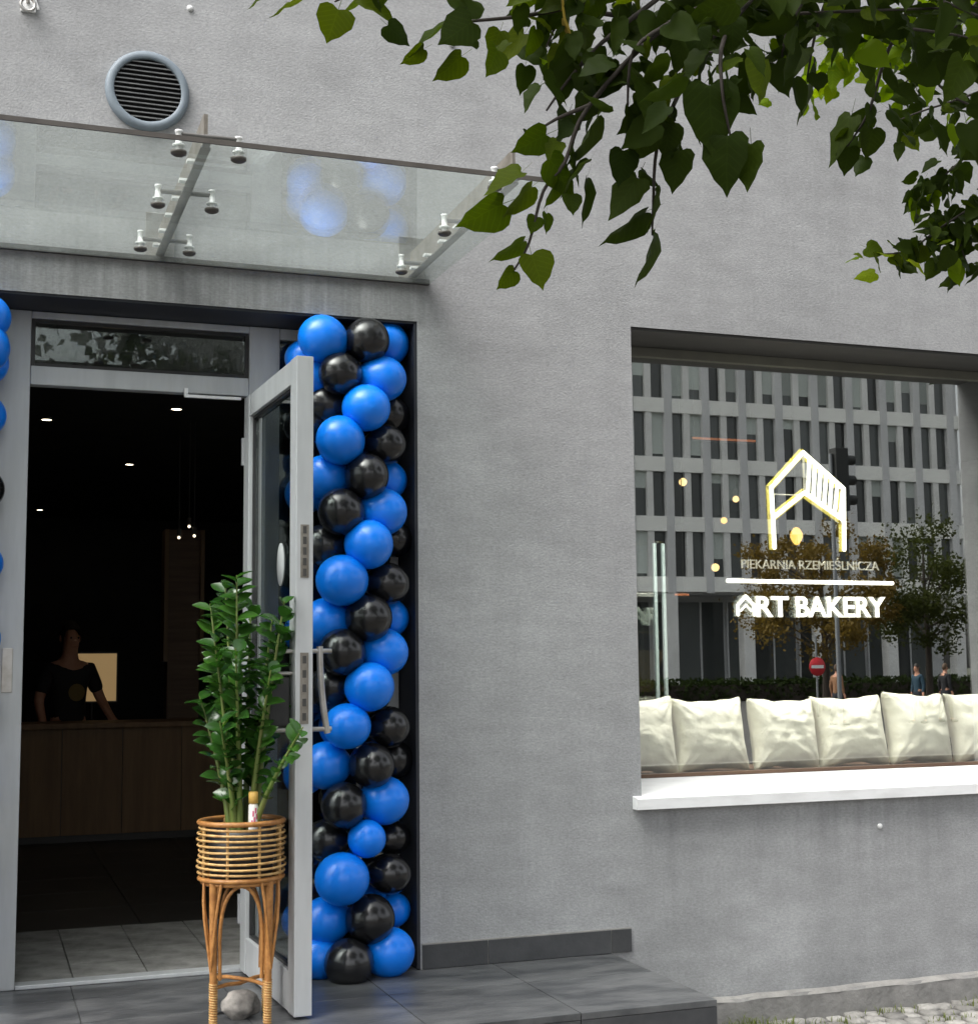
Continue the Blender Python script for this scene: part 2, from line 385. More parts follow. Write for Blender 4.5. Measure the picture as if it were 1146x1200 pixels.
class MB:
    def __init__(s):
        s.v, s.f, s.sm = [], [], []
    def add(s, vs, fs, smooth=False):
        b = len(s.v)
        s.v += [Vector(v) for v in vs]
        s.f += [tuple(b + i for i in f) for f in fs]
        s.sm += [smooth] * len(fs)
        return s
    def box(s, x0, x1, y0, y1, z0, z1):
        vs = [(x, y, z) for z in (z0, z1) for y in (y0, y1) for x in (x0, x1)]
        return s.add(vs, [(0, 2, 3, 1), (4, 5, 7, 6), (0, 1, 5, 4), (2, 6, 7, 3), (0, 4, 6, 2), (1, 3, 7, 5)])
    def quad(s, a, b, c, d):
        return s.add([a, b, c, d], [(0, 1, 2, 3)])
    def prism(s, poly, axis, a, b):
        """poly: 2-D points; extruded along axis 'x','y','z' from a to b"""
        def P(p, t):
            return {'x': (t, p[0], p[1]), 'y': (p[0], t, p[1]), 'z': (p[0], p[1], t)}[axis]
        n = len(poly)
        vs = [P(p, a) for p in poly] + [P(p, b) for p in poly]
        fs = [tuple(range(n)), tuple(range(2 * n - 1, n - 1, -1))]
        fs += [(i, i + n, (i + 1) % n + n, (i + 1) % n) for i in range(n)]
        return s.add(vs, fs)
    def tube(s, pts, r, n=8, cap=True, closed=False):
        pts = [Vector(p) for p in pts]
        m = len(pts)
        rs = r if isinstance(r, (list, tuple)) else [r] * m
        rings = []
        up = None
        for i, p in enumerate(pts):
            if closed:
                t = pts[(i + 1) % m] - pts[i - 1]
            else:
                t = pts[min(i + 1, m - 1)] - pts[max(i - 1, 0)]
            t.normalize()
            if up is None:
                up = t.orthogonal().normalized()
            up = (up - t * up.dot(t))
            if up.length < 1e-5:
                up = t.orthogonal()
            up.normalize()
            sd_ = t.cross(up)
            rings.append([p + (up * math.cos(2 * math.pi * k / n) + sd_ * math.sin(2 * math.pi * k / n)) * rs[i] for k in range(n)])
        vs = [v for rg in rings for v in rg]
        fs = []
        for i in range(m if closed else m - 1):
            j = (i + 1) % m
            for k in range(n):
                fs.append((i * n + k, i * n + (k + 1) % n, j * n + (k + 1) % n, j * n + k))
        s.add(vs, fs, True)
        if cap and not closed:
            s.add(rings[0], [tuple(range(n - 1, -1, -1))])
            s.add(rings[-1], [tuple(range(n))])
        return s
    def lathe(s, prof, c=(0, 0, 0), n=24, axis='z', smooth=True):
        """prof: (radius, height) pairs"""
        vs, fs = [], []
        for r, h in prof:
            for k in range(n):
                a = 2 * math.pi * k / n
                u, w = r * math.cos(a), r * math.sin(a)
                q = {'z': (u, w, h), 'y': (u, h, w), 'x': (h, u, w)}[axis]
                vs.append((c[0] + q[0], c[1] + q[1], c[2] + q[2]))
        for i in range(len(prof) - 1):
            for k in range(n):
                fs.append((i * n + k, i * n + (k + 1) % n, (i + 1) * n + (k + 1) % n, (i + 1) * n + k))
        return s.add(vs, fs, smooth)
    def mesh(s, name, m, org=Vector((0, 0, 0)), bevel=0.0):
        me = bpy.data.meshes.new(name)
        me.from_pydata([v - org for v in s.v], [], s.f)
        me.polygons.foreach_set('use_smooth', s.sm)
        if m is not None:
            me.materials.append(MATS[m] if isinstance(m, str) else m)
        bm = bmesh.new(); bm.from_mesh(me)
        bmesh.ops.recalc_face_normals(bm, faces=bm.faces)
        if bevel:
            es = [e for e in bm.edges if e.is_manifold and e.calc_face_angle(0) > 0.6]
            bmesh.ops.bevel(bm, geom=es, offset=bevel, segments=2, affect='EDGES', profile=0.6)
        bm.to_mesh(me); bm.free()
        return me
    def build(s, name, m, parent=None, bevel=0.0, kind=None):
        org = children_org(parent) if parent is not None else Vector((0, 0, 0))
        return put(name, s.mesh(name, m, org, bevel), parent, kind, org)

def put(name, me, parent=None, kind=None, org=None, mw=None):
    o = bpy.data.objects.new(name, me)
    C.objects.link(o)
    if parent is not None:
        o.parent = parent
    ORG[o.name] = org if org is not None else (children_org(parent) if parent is not None else Vector((0, 0, 0)))
    if kind:
        o['kind'] = kind
    if mw is not None:
        o.matrix_local = mw
    return o

def tag(o, label=None, cat=None, group=None, kind=None):
    if label: o['label'] = label
    if cat: o['category'] = cat
    if group: o['group'] = group
    if kind: o['kind'] = kind
    return o

def thing(name, label, cat, loc=(0, 0, 0), group=None, local=False, rotz=0.0):
    """Empty at the thing's base; parts are given in world metres unless local"""
    o = bpy.data.objects.new(name, None)
    o.empty_display_size = 0.1
    C.objects.link(o)
    o.location = loc
    o.rotation_euler = (0, 0, rotz)
    ORG[o.name] = Vector((0, 0, 0)) if local else Vector(loc)
    return tag(o, label, cat, group)

def one(name, mb, m, label, cat, loc, group=None, bevel=0.0):
    """a thing that is one mesh, its origin at loc"""
    me = mb.mesh(name, m, Vector(loc), bevel)
    o = put(name, me)
    o.location = loc
    ORG[o.name] = Vector(loc)
    return tag(o, label, cat, group)

# measured positions in metres
TWIGS = {
    'T1': [(1.339, -3.954, 2.791), (1.161, -3.919, 2.704), (0.988, -3.957, 2.605), (0.874, -3.9, 2.479), (0.843, -3.873, 2.393), (0.813, -3.855, 2.349), (0.8, -3.822, 2.272), (0.78, -3.801, 2.23)],
    'T2': [(1.161, -3.919, 2.704), (1.055, -3.92, 2.586), (1.032, -3.9, 2.519), (1.005, -3.874, 2.44), (1.007, -3.85, 2.349), (1.011, -3.836, 2.302)],
    'T3': [(1.175, -3.953, 2.748), (1.046, -4.03, 2.564), (1.008, -4.08, 2.457), (1.031, -4.061, 2.388)],
    'T4': [(1.075, -3.907, 2.769), (0.895, -3.862, 2.674), (0.803, -3.833, 2.648), (0.708, -3.813, 2.632), (0.676, -3.8, 2.628)],
    'T5': [(0.896, -3.831, 2.792), (0.677, -3.777, 2.739), (0.551, -3.77, 2.686), (0.504, -3.746, 2.664)],
    'T6': [(1.339, -3.954, 2.791), (1.315, -3.883, 2.7), (1.316, -3.835, 2.61)],
    'T7': [(1.564, -3.888, 2.863), (1.584, -3.702, 2.757), (1.576, -3.646, 2.66), (1.553, -3.603, 2.602)],
    'T8': [(2.895, -2.874, 3.083), (2.64, -2.852, 2.927), (2.498, -2.832, 2.839), (2.399, -2.791, 2.771), (2.307, -2.763, 2.707), (2.22, -2.701, 2.712)],
    'T9': [(2.693, -3.108, 3.315), (2.525, -3.004, 3.15), (2.379, -2.978, 3.071), (2.285, -2.89, 3.047), (2.237, -2.846, 3.031)],
    'T10': [(2.834, -2.856, 3.659), (2.542, -2.615, 3.446), (2.395, -2.488, 3.415), (2.312, -2.396, 3.35)],
    'T11': [(1.339, -3.954, 2.791), (1.362, -4.094, 2.653), (1.425, -4.172, 2.578)],
    'T12': [(0.975, -3.859, 2.777), (0.876, -3.819, 2.677), (0.853, -3.782, 2.624)],
    'T13': [(0.988, -3.957, 2.605), (0.925, -3.958, 2.55), (0.93, -3.922, 2.469)],
    'T14': [(0.874, -3.9, 2.479), (0.834, -3.876, 2.464), (0.807, -3.858, 2.448)],
    'T15': [(1.075, -3.907, 2.769), (0.917, -3.861, 2.606), (0.875, -3.816, 2.554), (0.849, -3.786, 2.512)],
    'T16': [(1.265, -4.012, 2.748), (1.177, -4.005, 2.609), (1.177, -3.976, 2.554)],
    'T17': [(1.738, -3.904, 2.885), (1.655, -3.878, 2.723), (1.642, -3.818, 2.634)],
    'T19': [(0.771, -3.682, 2.832), (0.886, -3.778, 2.705), (1.045, -3.838, 2.677), (1.193, -3.918, 2.669), (1.33, -4.004, 2.658), (1.469, -4.102, 2.64)],
    'T20': [(0.998, -3.676, 2.874), (1.086, -3.695, 2.72), (1.172, -3.723, 2.685), (1.234, -3.764, 2.695)],
    'T21': [(1.319, -3.721, 2.873), (1.366, -3.752, 2.76), (1.469, -3.812, 2.741), (1.568, -3.873, 2.715), (1.64, -3.917, 2.688)],
    'T22': [(1.908, -3.662, 2.965), (1.801, -3.629, 2.82), (1.788, -3.588, 2.764), (1.863, -3.621, 2.707)],
    'T23': [(2.685, -3.014, 3.168), (2.518, -2.938, 3.035), (2.451, -2.844, 2.956), (2.401, -2.779, 2.901), (2.372, -2.741, 2.863)],
    'T24': [(2.688, -2.935, 3.01), (2.523, -2.849, 2.831), (2.474, -2.783, 2.764), (2.504, -2.774, 2.674)],
    'T18': [(2.577, -2.971, 3.505), (2.426, -2.868, 3.313), (2.368, -2.773, 3.225), (2.335, -2.719, 3.17)],
}
HERO_LEAVES = [
    ((0.511, -3.743, 2.655), (0.496, -3.726, 2.604), 0.0, 1.23),
    ((0.461, -3.737, 2.665), (0.4, -3.723, 2.639), 1.03, 1),
    ((0.405, -3.728, 2.671), (0.368, -3.72, 2.647), 1.06, 1),
    ((0.676, -3.8, 2.628), (0.614, -3.771, 2.584), 1.09, 1),
    ((0.644, -3.773, 2.595), (0.611, -3.761, 2.566), 1.05, 1),
    ((0.703, -3.788, 2.585), (0.664, -3.767, 2.543), 0.96, 1),
    ((0.778, -3.804, 2.611), (0.748, -3.791, 2.582), 0.93, 1),
    ((0.823, -3.812, 2.637), (0.813, -3.797, 2.591), 0.7, 1),
    ((0.819, -3.86, 2.441), (0.769, -3.839, 2.411), 0.71, 1),
    ((0.838, -3.863, 2.43), (0.82, -3.854, 2.398), 0.44, 1),
    ((0.856, -3.881, 2.455), (0.83, -3.872, 2.431), 0.23, 1),
    ((0.779, -3.852, 2.377), (0.722, -3.83, 2.345), 0.77, 1),
    ((0.757, -3.827, 2.333), (0.69, -3.8, 2.292), 0.97, 1),
    ((0.796, -3.851, 2.357), (0.759, -3.829, 2.305), 1.09, 1),
    ((0.793, -3.821, 2.278), (0.746, -3.802, 2.239), 1.32, 1),
    ((0.783, -3.803, 2.233), (0.757, -3.795, 2.201), 0.7, 1),
    ((0.805, -3.819, 2.257), (0.826, -3.822, 2.202), 0.0, 1.24),
    ((0.807, -3.839, 2.312), (0.798, -3.837, 2.284), 0.0, 1.11),
    ((0.821, -3.846, 2.317), (0.823, -3.847, 2.283), 0.52, 1),
    ((0.885, -3.861, 2.375), (0.888, -3.846, 2.3), 0.89, 1),
    ((1.011, -3.837, 2.305), (1.003, -3.816, 2.217), 0.99, 1),
    ((0.998, -3.843, 2.34), (0.934, -3.804, 2.284), 1.29, 1),
    ((1.006, -3.859, 2.372), (1.01, -3.847, 2.302), 1.16, 1),
    ((0.98, -3.853, 2.391), (0.938, -3.821, 2.328), 0.75, 1),
    ((0.944, -3.874, 2.425), (0.941, -3.861, 2.368), 0.0, 1.07),
    ((1.039, -3.888, 2.431), (1.031, -3.869, 2.365), 0.75, 1),
    ((1.017, -3.894, 2.47), (1.016, -3.882, 2.416), 0.0, 1.07),
    ((0.991, -4.072, 2.46), (1.009, -4.049, 2.361), 0.26, 1),
    ((1.027, -4.06, 2.391), (1.03, -4.038, 2.305), 0.79, 1),
    ((1.059, -4.073, 2.377), (1.057, -4.055, 2.309), 1.15, 1),
    ((1.062, -4.022, 2.531), (1.021, -3.998, 2.505), 1.3, 1),
    ((1.318, -3.837, 2.611), (1.313, -3.81, 2.535), 1.04, 1),
    ((1.586, -3.639, 2.63), (1.585, -3.625, 2.572), 0.0, 1.12),
    ((1.557, -3.605, 2.602), (1.551, -3.591, 2.549), 0.6, 1),
    ((1.575, -3.651, 2.672), (1.577, -3.645, 2.629), 0.33, 1),
    ((1.551, -3.626, 2.655), (1.521, -3.579, 2.569), 1.36, 1),
    ((0.93, -3.925, 2.476), (0.934, -3.915, 2.422), 0.59, 1),
    ((1.179, -3.988, 2.574), (1.185, -3.973, 2.513), 0.83, 1),
    ((1.051, -4.044, 2.583), (1.056, -4.032, 2.532), 0.48, 1),
    ((0.853, -3.869, 2.343), (0.857, -3.871, 2.31), 0.0, 1.24),
    ((0.888, -3.9, 2.465), (0.852, -3.862, 2.384), 1.22, 1),
    ((0.838, -3.861, 2.369), (0.821, -3.848, 2.322), 0.93, 1),
    ((0.878, -3.888, 2.392), (0.83, -3.861, 2.347), 1.26, 1),
    ((0.983, -3.922, 2.49), (0.956, -3.898, 2.44), 0.48, 1),
    ((1.012, -3.981, 2.505), (1.025, -3.968, 2.436), 0.39, 1),
    ((0.981, -3.894, 2.458), (0.959, -3.873, 2.407), 0.0, 1.04),
    ((2.198, -2.686, 2.712), (2.216, -2.706, 2.698), 0.4, 1),
    ((2.222, -2.708, 2.727), (2.259, -2.738, 2.702), 0.65, 1),
    ((2.239, -2.713, 2.708), (2.261, -2.724, 2.657), 0.83, 1),
    ((2.267, -2.744, 2.735), (2.302, -2.768, 2.693), 0.76, 1),
    ((2.279, -2.74, 2.699), (2.299, -2.756, 2.668), 0.61, 1),
    ((2.309, -2.768, 2.717), (2.332, -2.781, 2.668), 0.68, 1),
    ((2.33, -2.775, 2.693), (2.372, -2.814, 2.71), 0.72, 1),
]
BALLOONS = [
    (1.354, 0.000, 3.035, 0.106, 1),
    (1.547, -0.020, 3.036, 0.098, 0),
    (1.665, 0.100, 3.056, 0.101, 1),
    (1.426, -0.030, 2.879, 0.093, 0),
    (1.621, 0.000, 2.874, 0.103, 1),
    (1.317, 0.100, 2.884, 0.099, 1),
    (1.393, 0.100, 2.763, 0.099, 0),
    (1.532, -0.060, 2.730, 0.105, 1),
    (1.676, 0.100, 2.732, 0.096, 0),
    (1.419, -0.060, 2.584, 0.104, 1),
    (1.635, 0.000, 2.584, 0.087, 0),
    (1.535, -0.060, 2.434, 0.097, 0),
    (1.378, 0.050, 2.436, 0.101, 1),
    (1.663, 0.100, 2.441, 0.092, 1),
    (1.423, -0.060, 2.277, 0.100, 0),
    (1.616, -0.010, 2.287, 0.105, 1),
    (1.537, -0.080, 2.139, 0.107, 1),
    (1.381, 0.060, 2.141, 0.097, 0),
    (1.701, 0.100, 2.181, 0.080, 0),
    (1.422, -0.080, 1.986, 0.110, 1),
    (1.641, 0.000, 1.979, 0.093, 0),
    (1.542, -0.060, 1.829, 0.099, 0),
    (1.385, 0.040, 1.815, 0.104, 1),
    (1.673, 0.100, 1.836, 0.087, 1),
    (1.427, -0.060, 1.686, 0.099, 0),
    (1.622, -0.010, 1.686, 0.104, 1),
    (1.539, -0.080, 1.540, 0.106, 1),
    (1.408, 0.060, 1.540, 0.096, 0),
    (1.444, -0.080, 1.379, 0.098, 1),
    (1.647, 0.000, 1.368, 0.089, 0),
    (1.555, -0.060, 1.213, 0.095, 0),
    (1.690, 0.100, 1.225, 0.086, 0),
    (1.380, 0.030, 1.214, 0.099, 1),
    (1.435, -0.060, 1.053, 0.097, 0),
    (1.618, -0.020, 1.063, 0.103, 1),
    (1.527, -0.080, 0.916, 0.079, 1),
    (1.391, 0.060, 0.901, 0.091, 0),
    (1.683, 0.080, 0.895, 0.074, 0),
    (1.420, -0.090, 0.761, 0.111, 1),
    (1.645, 0.000, 0.757, 0.088, 0),
    (1.547, -0.060, 0.588, 0.101, 0),
    (1.377, 0.030, 0.578, 0.101, 1),
    (1.687, 0.100, 0.592, 0.077, 1),
    (1.449, -0.090, 0.423, 0.100, 0),
    (1.632, -0.040, 0.444, 0.105, 1),
    (1.350, 0.020, 0.434, 0.090, 1),
]

# ------------------------------------------------------------------ ground
mb = MB(); mb.quad((-600, -700, -0.16), (600, -700, -0.16), (600, 500, -0.16), (-600, 500, -0.16))
mb.build('ground', 'earth', kind='structure')
mb = MB(); mb.quad((-120, -15.0, -0.13), (120, -15.0, -0.13), (120, -7.15, -0.13), (-120, -7.15, -0.13))
mb.build('road', 'asphalt', kind='structure')
mb = MB(); mb.box(-120, 120, -7.0, 0.30, -0.15, -0.018)
pav = mb.build('pavement', 'sand_joint', kind='structure')
mb = MB(); mb.box(-120, 120, -7.15, -7.003, -0.15, 0.0)
mb.build('kerb', 'concrete', kind='structure', bevel=0.015)
mb = MB(); mb.box(-120, 120, -15.15, -15.0, -0.15, 0.0)
mb.build('kerb_across', 'concrete', kind='structure', bevel=0.015)
mb = MB(); mb.box(-120, 120, -64, -15.153, -0.15, 0.0)
mb.build('pavement_across', 'plaza_paving', kind='structure')

# small granite setts beside the wall: each stone its own piece
sett_meshes = []
for q in range(6):
    mb = MB()
    hx, hy = 0.045, 0.043
    top = [Vector(((-1 if k in (0, 3) else 1) * hx * random.uniform(0.78, 0.98), (-1 if k < 2 else 1) * hy * random.uniform(0.78, 0.98), random.uniform(-0.004, 0.003))) for k in range(4)]
    bot = [Vector((v.x * 1.06, v.y * 1.06, -0.05)) for v in top]
    mid = [Vector((v.x * 1.08, v.y * 1.08, -0.012)) for v in top]
    c = Vector((0, 0, 0.006))
    vs = top + mid + bot + [c]
    fs = [(0, 1, 12), (1, 2, 12), (2, 3, 12), (3, 0, 12)]
    for a in (0, 4):
        fs += [(a + i, a + 4 + i, a + 4 + (i + 1) % 4, a + (i + 1) % 4) for i in range(4)]
    mb.add(vs, fs, True)
    sett_meshes.append(mb.mesh('sett', 'cobble'))
n_sett = 0
row = 0
far_setts = MB()
y = -0.06
while y > -3.2:
    x = 2.76 + (0.05 if row % 2 else 0.0)
    while x < 6.4:
        if y < -1.02 or x > 2.72:
            inview = (x < 5.15 and y > -0.55)
            px_, py_ = x + random.uniform(-0.006, 0.006), y + random.uniform(-0.006, 0.006)
            M = Matrix.Translation((px_, py_, random.uniform(-0.006, 0.004))) @ Matrix.Rotation(random.uniform(-0.12, 0.12) + random.choice((0, math.pi / 2, math.pi)), 4, 'Z')
            me = random.choice(sett_meshes)
            if inview and n_sett < 290:
                put('sett', me, pav, mw=M); n_sett += 1
            else:
                far_setts.add([M @ v.co for v in me.vertices], [tuple(p.vertices) for p in me.polygons], True)
        x += 0.1
    y -= 0.096; row += 1
far_setts.build('setts_beyond', 'cobble', pav, kind='stuff')

# tufts of grass between the setts
gr = MB()
for (gx, gy, k, hgt) in ((3.02, -0.17, 60, 0.06), (3.25, -0.10, 90, 0.07), (3.34, -0.16, 70, 0.06), (3.44, -0.12, 60, 0.05), (3.75, -0.15, 30, 0.04),
                         (4.05, -0.10, 40, 0.05), (4.5, -0.11, 40, 0.05), (2.95, -0.30, 40, 0.05), (3.6, -0.28, 40, 0.05), (4.2, -0.3, 40, 0.04)):
    for i in range(k):
        a = random.uniform(0, 6.28); rr = random.gauss(0, 0.05)
        b = Vector((gx + rr * 1.3, gy + random.gauss(0, 0.022), -0.015))
        d = Vector((math.cos(a), math.sin(a), 0)); h = hgt * random.uniform(0.4, 1.1)
        s_ = Vector((-d.y, d.x, 0)) * 0.0022
        m_ = b + d * h * 0.25 + Vector((0, 0, h * 0.7)); t_ = b + d * h * 0.7 + Vector((0, 0, h))
        gr.add([b - s_, b + s_, m_ + s_ * 0.8, m_ - s_ * 0.8, t_], [(0, 1, 2, 3), (3, 2, 4)])
tag(gr.build('grass', 'grass_blade', kind='stuff'), 'tufts of green grass growing between the setts along the wall', 'grass')

# ------------------------------------------------------------------ shop building
EX0, EX1, EZ0, EZ1, ED = -0.53, 1.78, 0.355, 3.142, 0.33     # entrance recess
WX0, WX1, WZ0, WZ1, WD = 2.825, 5.185, 1.00, 3.197, 0.33      # shop window
shop = thing('shop_building', 'grey rendered shop front with recessed entrance and large window', 'building', (0.6, 0.0, 0.0))
mb = MB()
xs = [-9, EX0, EX1, WX0, WX1, 15]
zs = [-0.12, WZ0, EZ1, WZ1, 9.5]
for i in range(5):
    for j in range(4):
        xm, zm = (xs[i] + xs[i + 1]) / 2, (zs[j] + zs[j + 1]) / 2
        if EX0 < xm < EX1 and zm < EZ1: continue
        if WX0 < xm < WX1 and WZ0 < zm < WZ1: continue
        mb.quad((xs[i], 0, zs[j]), (xs[i + 1], 0, zs[j]), (xs[i + 1], 0, zs[j + 1]), (xs[i], 0, zs[j + 1]))
# window side reveals and bottom, flat roof and side walls
mb.quad((WX0, 0, WZ0), (WX0, 0.36, WZ0), (WX0, 0.36, WZ1), (WX0, 0, WZ1))
mb.quad((WX1, 0, WZ0), (WX1, 0.36, WZ0), (WX1, 0.36, WZ1), (WX1, 0, WZ1))
mb.quad((WX0, 0, WZ0), (WX1, 0, WZ0), (WX1, 0.36, WZ0), (WX0, 0.36, WZ0))
mb.quad((-9, 0, -0.12), (-9, 12, -0.12), (-9, 12, 9.5), (-9, 0, 9.5))
mb.quad((15, 0, -0.12), (15, 12, -0.12), (15, 12, 9.5), (15, 0, 9.5))
mb.quad((-9, 12, -0.12), (15, 12, -0.12), (15, 12, 9.5), (-9, 12, 9.5))
mb.quad((-9, 0, 9.5), (15, 0, 9.5), (15, 12, 9.5), (-9, 12, 9.5))
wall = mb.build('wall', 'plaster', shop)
mb = MB(); mb.box(WX0 + .001, WX1 - .001, 0.012, 0.36, WZ1 - 0.012, WZ1 + 0.03)
mb.build('window_soffit', 'charcoal_metal', shop)
mb = MB()
mb.box(EX1 - 0.012, EX1 + 0.05, 0.006, ED, EZ0 + 0.002, EZ1 - 0.002)
tag(mb.build('entrance_reveal', 'dark_reveal', shop), 'dark navy side lining of the entrance recess')
mb = MB(); mb.box(EX0 - 0.05, EX0 + 0.012, 0.006, ED, EZ0 + 0.002, EZ1 - 0.002)
mb.build('entrance_reveal', 'dark_reveal', shop)
mb = MB(); mb.box(EX0 + 0.013, EX1 - 0.013, 0.006, ED, EZ1 - 0.010, EZ1 + 0.05)
mb.build('entrance_soffit', 'dark_reveal', shop)
# footing strip with a pale, chipped top edge
mb = MB()
n = 60
prof = []
for i in range(n + 1):
    x = 2.757 + (9 - 2.757) * i / n
    prof.append((x, 0.113 - 0.004 * (i / n) + random.uniform(-0.004, 0.003)))
for i in range(n):
    (xa, za), (xb, zb) = prof[i], prof[i + 1]
    ya = -0.030 + 0.004 * math.sin(i * 2.1); yb = -0.030 + 0.004 * math.sin((i + 1) * 2.1)
    mb.add([(xa, ya, -0.1), (xb, yb, -0.1), (xb, yb, zb - 0.012), (xa, ya, za - 0.012), (xa, ya + 0.012, za), (xb, yb + 0.012, zb), (xb, 0.001, zb + 0.004), (xa, 0.001, za + 0.004)],
           [(0, 1, 2, 3), (3, 2, 5, 4), (4, 5, 6, 7)])
mb.build('footing', 'concrete_dark', shop)
mb = MB()
for i in range(n):
    (xa, za), (xb, zb) = prof[i], prof[i + 1]
    mb.add([(xa, -0.0215, za - 0.002), (xb, -0.0215, zb - 0.002), (xb, -0.002, zb + 0.010), (xa, -0.002, za + 0.010), (xb, -0.030, zb - 0.010), (xa, -0.030, za - 0.010)], [(0, 1, 2, 3), (5, 4, 1, 0)])
tag(mb.build('mortar_edge', 'concrete', shop), 'pale chipped mortar along the top of the footing')
# skirting tiles above the landing
for (a, b) in ((1.787, 2.078), (2.081, 2.657), (2.660, 2.755)):
    mb = MB(); mb.box(a, b, -0.013, -0.001, 0.357, 0.456)
    mb.build('skirting_tile', 'slate_dark', shop, bevel=0.0015)
mb = MB(); mb.box(1.786, 2.756, -0.009, -0.0005, 0.357, 0.4605)
mb.build('skirting_mortar', 'concrete', shop)
# interior shell
mb = MB(); mb.quad((-3.5, 0.02, 0.352), (8, 0.02, 0.352), (8, 10.6, 0.352), (-3.5, 10.6, 0.352))
ifl = mb.build('interior_floor', 'interior_floor', shop)
mb = MB(); mb.box(-3.5, 8, 0.34, 10.6, 3.36, 3.42)
mb.build('interior_ceiling', 'charcoal_wall', shop)
mb = MB()
mb.quad((-3.5, 10.6, 0.3), (8, 10.6, 0.3), (8, 10.6, 3.4), (-3.5, 10.6, 3.4))
mb.quad((-3.5, 0.02, 0.3), (-3.5, 10.6, 0.3), (-3.5, 10.6, 3.4), (-3.5, 0.02, 3.4))
mb.quad((8, 0.02, 0.3), (8, 10.6, 0.3), (8, 10.6, 3.4), (8, 0.02, 3.4))
mb.box(EX1 + 0.06, WX0 - 0.004, 0.30, 0.36, 0.352, 3.4)
mb.box(WX0 - 0.003, WX1 + 0.003, 0.362, 0.40, 0.352, 1.0)
mb.box(WX1 + 0.004, 8, 0.30, 0.36, 0.352, 3.4)
mb.box(-3.5, EX0 - 0.06, 0.30, 0.36, 0.352, 3.4)
mb.build('interior_wall', 'charcoal_wall', shop)
# entry tiles just inside the door (pale) and dark floor tiles behind
for i in range(8):
    for j in range(4):
        x0 = -0.50 + i * 0.3; y0 = 0.335 + j * 0.3
        mb = MB(); mb.box(x0, x0 + 0.295, y0, y0 + 0.295, 0.353, 0.366)
        put('entry_tile', mb.mesh('entry_tile', 'entry_tile', Vector((x0, y0, 0.353)), 0.001), shop, mw=Matrix.Translation(Vector((x0, y0, 0.353)) - ORG[shop.name]))
me = None
for i in range(9):
    for j in range(7):
        x0 = -2.2 + i * 0.6; y0 = 1.54 + j * 0.6
        if me is None:
            mb = MB(); mb.box(0, 0.594, 0, 0.594, 0, 0.012); me = mb.mesh('floor_tile', 'interior_floor', bevel=0.001)
        put('floor_tile', me, shop, mw=Matrix.Translation(Vector((x0, y0, 0.353)) - ORG[shop.name]))

# landing in front of the door
land = thing('landing', 'dark grey stone tiled landing with step in front of the entrance', 'landing', (0.8, -0.5, 0.0))
PX0, PX1, PY0 = -2.2, 2.66, -0.955
mb = MB(); mb.box(PX0, PX1 - 0.004, PY0 + 0.012, -0.002, -0.1, 0.3455)
mb.box(EX0 + 0.015, EX1 - 0.014, -0.002, ED, -0.1, 0.3455)
mb.build('base', 'grout', land)
jx = [-1.911, -1.338, -0.765, -0.192, 0.381, 0.954, 1.527, 2.10, PX1]
jy = [PY0, -0.40, -0.0]
for i in range(len(jx) - 1):
    for j in range(2):
        g = 0.0022
        mb = MB(); mb.box(jx[i] + g, jx[i + 1] - g, jy[j] + (0 if j == 0 else g), jy[j + 1] - g, 0.331, 0.355)
        mb.build('tile', 'slate_tile', land, bevel=0.0015)
for i in range(len(jx) - 1):
    a, b = max(jx[i] + .002, EX0 + 0.016), min(jx[i + 1] - .002, EX1 - 0.014)
    if b - a < 0.05: continue
    mb = MB(); mb.box(a, b, 0.002, ED - 0.012, 0.331, 0.355)
    mb.build('tile', 'slate_tile', land, bevel=0.0015)
for i in range(len(jx) - 1):
    mb = MB(); mb.box(jx[i] + 0.002, jx[i + 1] - 0.002, PY0 + 0.001, PY0 + 0.0118, 0.02, 0.329)
    mb.build('riser_tile', 'slate_dark', land, bevel=0.001)
mb = MB(); mb.box(PX1 - 0.0038, PX1 - 0.0005, PY0 + 0.012, -0.002, -0.05, 0.329)
mb.build('riser_tile', 'slate_dark', land)

# ------------------------------------------------------------------ shop window
win = thing('shop_window', 'large plate glass shop window above a white sill, reflecting an office block', 'window', (4.0, 0.33, 1.085))
mb = MB(); mb.box(WX0 + .045, WX1 - .002, 0.3295, 0.3355, 1.10, 3.138)
mb.build('pane', 'shop_glass', win)
mb = MB(); mb.box(WX0 + .002, WX1 - .002, 0.318, 0.358, 3.138, 3.184)
mb.build('frame', 'olive_frame', win, bevel=0.003)
mb = MB(); mb.box(WX0 + .002, WX1 - .002, 0.318, 0.358, 1.084, 1.100)
mb.build('frame', 'wood_brown', win, bevel=0.002)
mb = MB(); mb.box(WX0 + .002, WX0 + .045, 0.318, 0.358, 1.101, 3.137)
mb.build('frame', 'olive_frame', win, bevel=0.003)
